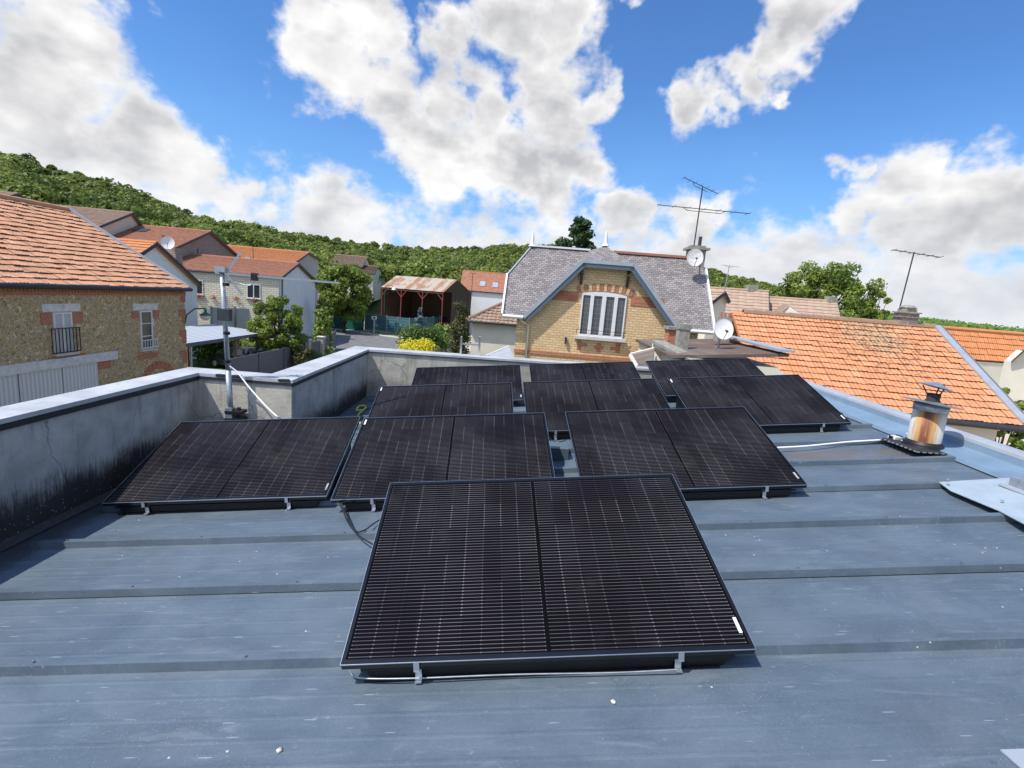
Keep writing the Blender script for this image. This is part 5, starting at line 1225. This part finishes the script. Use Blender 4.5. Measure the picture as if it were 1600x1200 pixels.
dm = thing('dormer', 'small pale gabled dormer low on the tan ribbed roof', 'dormer', atd(1235, 493, 39)); dA = atd(1234, 479, 39); dL = atd(1219, 491, 39); dR = atd(1250, 490, 39); bk_ = Vector((.9, 2.6, .2))
MB().poly([dL, dR, dA]).poly([dL-up3*.5, dR-up3*.5, dR, dL]).build('gable', 'cream_wall', dm); MB().slab([dA+up3*.05, dL+up3*.0-Vector((.2, 0, .1)), dL-Vector((.2, 0, .1))+bk_, dA+bk_+up3*.05], .1).slab([dA+up3*.05, dR+Vector((.2, 0, -.1)), dR+Vector((.2, 0, -.1))+bk_, dA+bk_+up3*.05], .1).build('roof', 'tile_brown', dm)
gable_house('small_cream_house', 'small cream gabled house wedged between the slate roof verge and the tan roofs', (1133, 457), (1140, 472), (1112, 473), (1110, 462), 70, 36, 5, 'cream_wall', 'tile_pink', GZ)
b0 = atd(1131, 458, 35.5); mast_antenna('roof_antenna', 'short aerial between the slate roof and the tan roof', b0, 1.75, [(.98, 1.1, 100, -.05, 0)], 'galv', .025, lean=.1)

# ================================================================== CARPORT, CAR, FENCES
cp = thing('carport', 'timber carport with pale corrugated roof beside the stone house corner', 'carport', (-17, 27, GZ))
zc = -3.55
c0 = atz(290, 533, zc-.05); c1 = atz(415, 519, zc+.05); c2 = atz(300, 506, zc+.25); 
c0 = atz(286, 537, zc); c1 = atz(416, 519, zc); uu = (c1-c0); uu.z = 0; Lc_ = uu.length; uu.normalize(); vvv = Vector((-uu.y, uu.x, 0)); 
pts = [c0, c0+uu*Lc_, c0+uu*Lc_+vvv*3.6+up3*.25, c0+vvv*3.6+up3*.25]
MB().slab(pts, .05).build('roof', 'corr_white', cp)
MB().beam(pts[0]-up3*.1, pts[1]-up3*.1, .05, .18).build('fascia', 'fence_grey', cp); MB().beam(pts[1]-up3*.1, pts[2]-up3*.1, .05, .16).build('fascia', 'wood', cp)
for a, b in ((.35, .5), (Lc_*.62, .3), (Lc_-.4, .4), (Lc_*.62, 3.2), (Lc_-.4, 3.2)):
    p = c0+uu*a+vvv*b; MB().beam((p.x, p.y, GZ), (p.x, p.y, zc-.05), .15, .15).build('post', 'wood', cp)
    MB().beam((p.x, p.y, zc-.8), Vector((p.x, p.y, zc-.1))+uu*.6, .07, .09).build('brace', 'wood', cp)
p = c0+uu*.9+vvv*.2; MB().beam((p.x, p.y, GZ), (p.x, p.y, zc-.05), .07, .07).build('post', 'white_paint', cp)
p = c0-uu*.3+vvv*.6; MB().beam((p.x, p.y, GZ+1.1), p+uu*1.2+up3*(GZ+1.1-p.z), .1, 2.2).build('side_panel', 'grey_wall', cp)

def make_car(loc, hd):
    o = thing('parked_car', 'dark blue hatchback parked under the carport with its tail towards the road', 'car', loc)
    M = Matrix.Translation(loc) @ Matrix.Rotation(hd, 4, 'Z'); Wc = .86
    prof = [(-2.05, .32), (-2.1, .62), (-2.06, .88), (-1.95, .98), (-1.15, 1.04), (.9, .96), (1.55, .86), (2.0, .72), (2.08, .5), (2.05, .3)]
    m_ = MB(); secs = [(-1.0, .0, .90), (-.97, .06, .97), (-.8, .1, 1), (.8, .1, 1), (.97, .06, .97), (1.0, 0, .90)]
    n = len(prof); st_ = len(m_.v)
    for yy, dz, sx in ((-1, 0, .95), (-.9, .03, 1), (0, .05, 1.01), (.9, .03, 1), (1, 0, .95)):
        for x, z in prof: m_.v.append(tuple(M @ Vector((x*sx, yy*Wc, z+(dz if z > .8 else 0)))))
    for j in range(4):
        for k in range(n-1): m_.f.append((st_+j*n+k, st_+j*n+k+1, st_+(j+1)*n+k+1, st_+(j+1)*n+k)); m_.t.append(.5)
    m_.f.append(tuple(st_+k for k in range(n))); m_.f.append(tuple(st_+4*n+k for k in range(n))[::-1]); m_.t += [.5, .5]
    # roof cabin
    cab = [(-1.88, .98), (-1.62, 1.38), (-.9, 1.47), (.15, 1.45), (.55, 1.34), (1.15, .96)]
    body = m_.build('body', 'car_paint', o, True)
    r_ = MB(); 
    def row(y, k_): return [M @ Vector((x*1.0, y*(Wc-.02-(z-.95)*.28), z)) for x, z in cab]
    a = row(-1, 0); b = row(1, 0); i = 0
    r_.poly([a[1], a[2], b[2], b[1]]).poly([a[2], a[3], b[3], b[2]]).poly([a[3], a[4], b[4], b[3]]); r_.build('roof', 'car_paint', o)
    for nm, P in (('rear_window', [a[0], a[1], b[1], b[0]]), ('windscreen', [a[4], a[5], b[5], b[4]])): MB().poly(P).build(nm, 'glass', o)
    for s_, nm in ((a, 'side_window'), (b, 'side_window')): MB().poly(s_).build(nm, 'glass', o)
    pl = MB()
    for s_ in (a, b):
        for t in (.30, .62): p = s_[0].lerp(s_[5], t); q_ = s_[1].lerp(s_[4], t); pl.beam(p, q_, .05, .05)
        for k in range(5): pl.beam(s_[k], s_[k+1], .05, .05)
    pl.build('pillar', 'car_paint', o)
    for sx in (-1.28, 1.28):
        for sy in (-1, 1):
            c = M @ Vector((sx, sy*(Wc-.08), .32)); Rx = (Matrix.Rotation(hd, 3, 'Z') @ Matrix.Rotation(math.pi/2, 3, 'X'))
            w_ = MB().lathe([(0, -.1), (.22, -.1), (.31, -.1), (.33, 0), (.31, .1), (.2, .1), (0, .1)], c, 20, Rx).build('wheel', 'tyre', o, True)
            MB().lathe([(0, .112), (.19, .108), (.21, .09)], c, 12, Rx).lathe([(0, -.112), (.19, -.108), (.21, -.09)], c, 12, Rx).build('rim', 'alu', w_)
    for sy in (-1, 1): MB().box((-2.12, sy*.62-.16, .80), (-1.95, sy*.62+.2*(sy > 0)+.05, 1.0), M).build('tail_light', 'red_light', o)
    MB().box((-2.13, -.26, .62), (-2.08, .26, .74), M).build('number_plate', 'white_plastic', o)
pc = atz(385, 541, -4.55); make_car(Vector((pc.x-.1, pc.y-.5, GZ)), math.atan2(.35, -1)+0.0)

# grey panel fence along the street
gf = thing('panel_fence', 'dark grey panel fence with slim posts running along the street beside the carport', 'fence', (-14.6, 32, GZ))
F0_ = Vector((-14.9, 26.0, 0)); F1_ = Vector((-14.5, 34.6, 0))
zt = -4.42
def fence_run(o, A, B, n, zb, zt0, zt1, post='fence_post', mat='fence_grey', pw=.08):
    for k in range(n):
        p = A.lerp(B, k/n); q_ = A.lerp(B, (k+1)/n); t0_ = zt0+(zt1-zt0)*(k+.5)/n
        m_ = MB(); m_.beam((p.x, p.y, (zb+t0_)/2), (q_.x, q_.y, (zb+t0_)/2), .05, t0_-zb-.04); m_.beam((p.x+.03, p.y, (zb+t0_)/2-.1), (q_.x+.03, q_.y, (zb+t0_)/2-.1), .03, .05); m_.build('panel', mat, o)
    for k in range(n+1):
        p = A.lerp(B, k/n); t0_ = zt0+(zt1-zt0)*k/n; MB().box((p.x-pw/2, p.y-pw/2, GZ), (p.x+pw/2, p.y+pw/2, t0_+.06)).build('post', post, o)
fence_run(gf, F0_, F1_, 3, GZ+.1, -4.35, -4.30)
for i, (y_, h_) in enumerate(((34.85, 1.95), (37.3, 1.95))):
    g_ = thing('gate_pillar', ['grey block gate pillar nearer to the carport', 'grey block gate pillar further up the street'][i], 'pillar', (-14.4, y_, GZ), 'block gate pillars')
    MB().box((-14.6, y_-.2, GZ), (-14.2, y_+.2, GZ+h_)).build('shaft', 'block_wall', g_); MB().box((-14.65, y_-.25, GZ+h_), (-14.15, y_+.25, GZ+h_+.07)).build('cap', 'mortar_cap', g_)
gg = thing('street_gate', 'dark grey sheet gate between the two block pillars', 'gate', (-14.4, 36, GZ)); MB().box((-14.44, 35.06, GZ+.06), (-14.38, 37.09, GZ+1.75)).build('leaf_panel', 'fence_grey', gg)
gf2 = thing('panel_fence', 'dark grey panel fence beyond the gate pillars leading to the road junction', 'fence', (-14.6, 42, GZ))
fence_run(gf2, Vector((-14.5, 37.7, 0)), Vector((-16.6, 46.5, 0)), 3, GZ+.1, -4.3, -4.3)
mi = thing('traffic_mirror', 'rectangular traffic mirror on a thin green post at the road junction', 'traffic mirror', (-15.4, 43, GZ))
mp_ = aty(511, 526, 43); MB().tube([(mp_.x, 43.05, GZ), (mp_.x, 43.05, mp_.z+.5)], .04, 6).build('post', 'fence_post', mi); MB().box((-.42, -.04, -.5), (.42, .03, .5), Matrix.Translation(mp_)).build('mirror_frame', 'white_plastic', mi)
MB().box((-.36, -.06, -.44), (.36, -.042, .44), Matrix.Translation(mp_)).build('mirror_glass', plain('mirror', (.5, .55, .5), .08, .95, var=.2, sc=2), mi)
# green gate and teal screen fence
gt = thing('green_gate', 'plain dark green metal gate at the far side of the road', 'gate', (-22, 68, GZ))
G0 = Vector((-29.5, 68.9, 0)); G1 = Vector((-20.2, 66.8, 0)); G1 = atd(568, 500, 69.2); G0 = atd(500, 500, 71.5); G0.z = G1.z = 0
for t0_, t1_ in ((0, .5), (.5, 1)):
    p = G0.lerp(G1, t0_+.005); q_ = G0.lerp(G1, t1_-.005); MB().beam((p.x, p.y, GZ+1.25), (q_.x, q_.y, GZ+1.25), .06, 2.3).build('gate_leaf', 'gate_green', gt)
for t_ in (0, .5, 1): p = G0.lerp(G1, t_); MB().beam((p.x, p.y-.02, GZ), (p.x, p.y-.02, GZ+2.5), .14, .14).build('post', 'green_metal', gt)
p = G0.lerp(G1, .53); MB().box((p.x-.12, p.y-.10, GZ+1.1), (p.x+.06, p.y-.05, GZ+1.2)).build('handle', 'alu', gt)
tf = thing('screen_fence', 'teal screened mesh fence with posts in front of the open barn', 'fence', (-14, 67, GZ))
T = [G1+Vector((.2, 0, 0)), atz(640, 523, GZ+.3), atz(690, 508, GZ+.6), atz(700, 503, GZ+.6)]
T[1] = atd(640, 500, 66); T[2] = atd(697, 500, 78); 
def tfence(A, B, n):
    for k in range(n):
        p = A.lerp(B, k/n); q_ = A.lerp(B, (k+1)/n); MB().beam((p.x, p.y, GZ+1.3), (q_.x, q_.y, GZ+1.3), .04, 2.0).build('screen_panel', 'screen_slat', tf)
        MB().beam((p.x, p.y-.04, GZ), (p.x, p.y-.04, GZ+2.4), .09, .09).build('post', 'galv', tf)
tfence(T[0], T[1], 4); tfence(T[1], T[2], 5)
for a, b in ((T[0], T[1]), (T[1], T[2])): MB().beam((a.x, a.y, GZ+.15), (b.x, b.y, GZ+.15), .2, .3).build('plinth', 'block_wall', tf)
def lamp(loc, label):
    o = thing('street_lamp', label, 'street lamp', loc); x, y, _ = loc; h = 5.6
    MB().lathe([(.10, 0), (.09, .9), (.055, 1.0), (.045, h)], loc, 10).build('pole', 'green_metal', o, True)
    ap = [Vector((x, y, GZ+h)), Vector((x+.05, y, GZ+h+.4)), Vector((x+.45, y, GZ+h+.65)), Vector((x+.95, y, GZ+h+.6)), Vector((x+1.15, y, GZ+h+.35))]
    MB().tube(ap, .035, 7).tube([Vector((x, y, GZ+h-.7)), Vector((x+.45, y, GZ+h-.3)), Vector((x+.35, y, GZ+h+.3))], .02, 5).build('arm', 'green_metal', o, True)
    MB().lathe([(.03, .1), (.08, .05), (.30, -.22), (.31, -.26)], ap[-1], 14).build('lamp_shade', 'white_paint', o, True); MB().lathe([(.26, -.26), (.2, -.45), (0, -.55)], ap[-1], 12).build('glass_bowl', 'glass', o, True)
lp = atz(599, 521, GZ); lamp((lp.x, lp.y, GZ), 'green street lamp with a swan neck arm on the verge by the teal fence')
sp_ = atz(584, 522, GZ); sg = thing('road_sign', 'small white sign with a dark symbol on a white post by the green gate', 'road sign', (sp_.x, sp_.y, GZ))
MB().tube([(sp_.x, sp_.y, GZ), (sp_.x, sp_.y, GZ+2.2)], .045, 6).build('post', 'white_paint', sg); s_ = MB().box((sp_.x-.32, sp_.y-.06, GZ+1.85), (sp_.x+.32, sp_.y-.03, GZ+2.25)).build('plate', 'white_paint', sg)
MB().box((sp_.x-.12, sp_.y-.07, GZ+1.92), (sp_.x+.16, sp_.y-.062, GZ+2.16)).build('symbol', 'dark_metal', s_)
sw = thing('picket_fence', 'short dark picket fence beside the yellow shrub', 'fence', atz(690, 560, GZ)); p = atd(678, 540, 36); q_ = atd(698, 540, 35)
for k in range(9): c = p.lerp(q_, k/8); MB().box((c.x-.03, c.y-.03, GZ), (c.x+.03, c.y+.03, -3.9)).build('picket', 'dark_metal', sw)
MB().beam((p.x, p.y, -4.2), (q_.x, q_.y, -4.2), .04, .06).build('rail', 'dark_metal', sw)

# ================================================================== VEGETATION
def at_ground(x, y_, D): p = atd(x, y_, D); return Vector((p.x, p.y, hz(p.x, p.y)-.05)), p
def ptree(name, label, cat, x, ytop, D, wpx, mat, n, size, **kw):
    b, p = at_ground(x, ytop, D); h = p.z-b.z; rad = wpx/2/FPX*D*math.cos(math.atan((x-800)/FPX)); return tree(name, label, cat, b, h, rad, mat, n, size, **kw)
ptree('broadleaf_tree', 'dense round tree between the white gable and the rusty barn', 'tree', 540, 402, 66, 100, 'leaf_tree', 15000, .13, trunk=.3, nb=60, crown0=.08, seed=3, sub=.25)
ptree('garden_tree', 'loose pale green garden tree behind the panel fence, beside the carport', 'tree', 437, 452, 37, 96, 'leaf_tree', 15000, .060, trunk=.14, nb=80, crown0=.0, seed=5, sub=.20)
ptree('young_tree', 'small light green tree behind the fence near the traffic mirror', 'tree', 505, 478, 45, 34, 'leaf_light', 2200, .10, trunk=.08, nb=14, crown0=.15, seed=6, shape='column')
ptree('young_tree', 'small flowering tree in front of the white garden wall', 'tree', 508, 457, 58, 30, 'leaf_light', 1500, .11, trunk=.1, nb=10, crown0=.3, seed=16)
ptree('light_tree', 'tall pale yellow green tree behind the rusty barn roof', 'tree', 660, 394, 100, 60, 'leaf_light', 5000, .30, trunk=.3, nb=22, crown0=.2, seed=8)
ptree('blue_spruce', 'small blue spruce in front of the teal fence', 'tree', 657, 476, 52, 36, 'leaf_blue', 3500, .09, trunk=.1, nb=14, crown0=.05, seed=9, shape='cone')
ptree('column_shrub', 'tall ragged columnar shrub in front of the bungalow', 'shrub', 722, 462, 30, 40, 'leaf_rust', 6500, .055, trunk=.1, nb=18, crown0=.02, seed=10, shape='column')
ptree('pine_tree', 'dark pine tree rising behind the slate ridge', 'tree', 908, 337, 48, 116, 'leaf_conifer', 15000, .12, trunk=.25, nb=52, crown0=.35, seed=11, shape='pine')
ptree('dark_tree', 'dark broadleaf tree just showing above the left end of the slate ridge', 'tree', 858, 368, 95, 50, 'leaf_dark', 3500, .28, trunk=.3, nb=14, crown0=.3, seed=12)
def bush(name, label, c, r3, mat, n, size, seed, nb=9, group=None, cat='shrub'):
    r_ = random.Random(seed); o = thing(name, label, cat, c, group); bl = []
    for i in range(nb): an = i*2.4; q_ = math.sqrt((i+.3)/nb)*.62; bl.append((c[0]+r3[0]*q_*math.cos(an), c[1]+r3[1]*q_*math.sin(an), c[2]+r3[2]*r_.uniform(.4, .68), r3[0]*r_.uniform(.36, .5), r3[1]*r_.uniform(.36, .5), r3[2]*r_.uniform(.34, .42)))
    C, d, t = clumps(bl, n, size, .6); V, F = leaf_quads(C, size, d+np.array([0, 0, .5]), .7); npmesh('foliage', V, F, t, mat, o)
    tb = MB()
    for b_ in bl[::3]: tb.tube([Vector(c), Vector(b_[:3])], .03, 5)
    tb.build('stem', 'bark', o); return o
p, _ = at_ground(655, 545, 40); bush('yellow_shrub', 'bright golden yellow clipped shrub by the road', (p.x, p.y, GZ), (2.0, 1.5, 2.25), 'leaf_yellow', 5500, .065, 1, 12)
p, _ = at_ground(663, 520, 44); bush('juniper_shrub', 'spreading green juniper behind the golden shrub', (p.x, p.y, GZ), (2.7, 1.6, 2.9), 'leaf_dark', 6000, .08, 2, 12)
p, _ = at_ground(692, 505, 49); bush('round_shrub', 'bright green shrub between the blue spruce and the bungalow corner', (p.x, p.y, GZ), (1.1, 1.1, 3.0), 'leaf_light', 2200, .09, 3)
p, _ = at_ground(705, 560, 29); bush('laurel_shrub', 'dark leafy shrub at the foot of the columnar shrub', (p.x, p.y, GZ), (1.0, .8, 2.1), 'leaf_rust', 3000, .06, 4)
for i, (x, D, w_, h_, lab, m_) in enumerate(((375, 44, 2.2, 1.5, 'green hedge behind the carport roof', 'leaf_tree'), (335, 38, 1.8, 2.0, 'dark bush by the white gable corner behind the carport', 'leaf_dark'), (405, 40, 2.0, 1.3, 'yellow green bush behind the parked car', 'leaf_light'), (465, 38, 1.8, 1.4, 'low dark bush right of the garden tree', 'leaf_dark'), (490, 41, 1.5, 1.5, 'low pale bush behind the block gate pillars', 'leaf_light'), (470, 35.5, .7, 1.75, 'climber with dull red blooms on the far gate pillar', 'leaf_rust'))):
    p, _ = at_ground(x, 540, D); bush('garden_bush', lab, (p.x, p.y, GZ), (w_, w_*.7, h_), m_, 2200, .075, 20+i)
ww, _ = at_ground(1302, 470, 62)
ptree('walnut_tree', 'large spreading walnut tree behind the tan ribbed roofs', 'tree', 1300, 392, 62, 192, 'leaf_tree', 24000, .125, trunk=.4, nb=130, crown0=.02, seed=13, sub=.165)
ptree('walnut_tree', 'loose outer tree joined to the right side of the spreading walnut', 'tree', 1376, 436, 62, 66, 'leaf_tree', 2600, .15, trunk=.2, nb=26, crown0=.1, seed=14, sub=.2)
ptree('fruit_tree', 'loose fruit tree in the yard under the far orange roof at right edge', 'tree', 1592, 585, 20, 90, 'leaf_tree', 9000, .045, trunk=.1, nb=70, crown0=.0, seed=15, sub=.20)
p, _ = at_ground(1560, 660, 19); bush('garden_bush', 'small bush behind the low yard wall at bottom right', (p.x, p.y, GZ), (.9, .8, 1.9), 'leaf_tree', 1200, .06, 31)

# forest on the hills: one mass nobody could count
def forest():
    cen = []
    r_ = 92.0
    while r_ < 560:
        st_ = 6.2+r_*.006; n = int(2*math.pi*r_*(80/360)/st_)
        for k in range(n):
            az = -50+80*(k+rng.random())/n; D = np.interp(az, [-45, -10, 20, 30, 60], [300, 430, 520, 380, 330])
            if r_ > D+12: continue
            lim = np.interp(az, [-50, -30, -22, -14, -5, 5, 20, 30], [92, 95, 100, 128, 112, 112, 110, 110])
            if r_ < lim: continue
            rj = r_+rng.uniform(-2.5, 2.5); cen.append((rj*math.sin(R(az)), rj*math.cos(R(az)), rj))
        r_ += st_*.85
    cen = np.array(cen); n = len(cen); z = hill(cen[:, 0], cen[:, 1]); cr = rng.uniform(2.4, 5.4, n); hh = rng.uniform(4.0, 8.2, n)+(cr-2.4)*.5
    tint = np.clip(rng.normal(.42, .20, n)+.30*np.sin(cen[:, 0]*.045+cen[:, 1]*.03)*rng.random(n), 0, 1); tint = np.where(rng.random(n) > .94, 1.0, tint)
    per = np.clip(760-cen[:, 2]*2.0, 150, 600).astype(int); idx = np.repeat(np.arange(n), per); m = len(idx)
    # each crown is 5 lobes
    lob = rng.normal(size=(n, 6, 3)); lob /= np.linalg.norm(lob, axis=2)[:, :, None]; lob[:, :, 2] = np.abs(lob[:, :, 2])*.8
    li = rng.integers(0, 6, m); d = rng.normal(size=(m, 3)); d /= np.linalg.norm(d, axis=1)[:, None]; d[:, 2] = np.where(d[:, 2] < -.3, -d[:, 2], d[:, 2])
    base = np.stack([cen[idx, 0], cen[idx, 1], z[idx]+hh[idx]-cr[idx]*.8], 1)
    C = base+lob[idx, li]*(cr[idx]*.55)[:, None]+d*(cr[idx]*.55*rng.uniform(.75, 1.05, m))[:, None]
    size = (.11+cen[idx, 2]*.0015)[:, None]
    nrm = d+np.array([0, 0, .3]); dd = rng.normal(size=(m, 3))*.55+nrm; dd /= np.linalg.norm(dd, axis=1)[:, None]
    a = np.cross(dd, rng.normal(size=(m, 3))); a /= np.linalg.norm(a, axis=1)[:, None]; b = np.cross(dd, a); s_ = size*rng.uniform(.6, 1.3, (m, 1))
    V = np.stack([C-a*s_-b*s_*.7, C+a*s_-b*s_*.7, C+a*s_*.8+b*s_*.7, C-a*s_*.8+b*s_*.7], 1).reshape(-1, 3)
    t = np.clip(.65*tint[idx]+.10*rng.random(m)+.15*rng.random((n, 6))[idx, li], 0, 1)
    o = npmesh('forest', V, np.arange(m*4).reshape(-1, 4), t, 'leaf_forest'); tag(o, kind='stuff'); tag(o, 'broadleaf wood covering the hillsides behind the village', 'forest')
    print('forest', n, m)
forest()
# vineyard rows on the right hill
def vines():
    V = []; Fq = []; C = []
    for k in range(70):
        D0_ = 150+k*2.9
        az = np.radians(np.arange(34, 56, .16)); x = D0_*np.sin(az); y = D0_*np.cos(az); C.append(np.stack([x, y, hill(x, y)+.8], 1))
    C = np.concatenate(C); C = C+rng.normal(size=C.shape)*np.array([.25, .25, .25]); n = len(C)
    Vq, F = leaf_quads(C, .62, np.tile(np.array([0, -.4, 1.0]), (n, 1)), .5); t = rng.random(n)
    o = npmesh('vineyard', Vq, F, t, 'leaf_vine'); tag(o, 'rows of vines on the slope at far right', 'vineyard'); tag(o, kind='stuff')
vines()
# lichen patches left out of the base colour; grass tufts by the road
def tufts(name, label, cx, cy, sx, sy, n, mat='leaf_light', size=.07):
    C = np.stack([cx+rng.normal(size=n)*sx, cy+rng.normal(size=n)*sy, np.full(n, GZ+.08)+rng.random(n)*.12], 1); V, F = leaf_quads(C, size, np.tile(np.array([0, -.5, .6]), (n, 1)), .8)
    o = npmesh(name, V, F, rng.random(n), mat); tag(o, label, 'grass'); tag(o, kind='stuff')
pv = atz(625, 524, GZ); tufts('verge_grass', 'ragged grass on the verge under the street lamp', pv.x, pv.y, 2.2, 1.0, 900, 'leaf_light', .10)
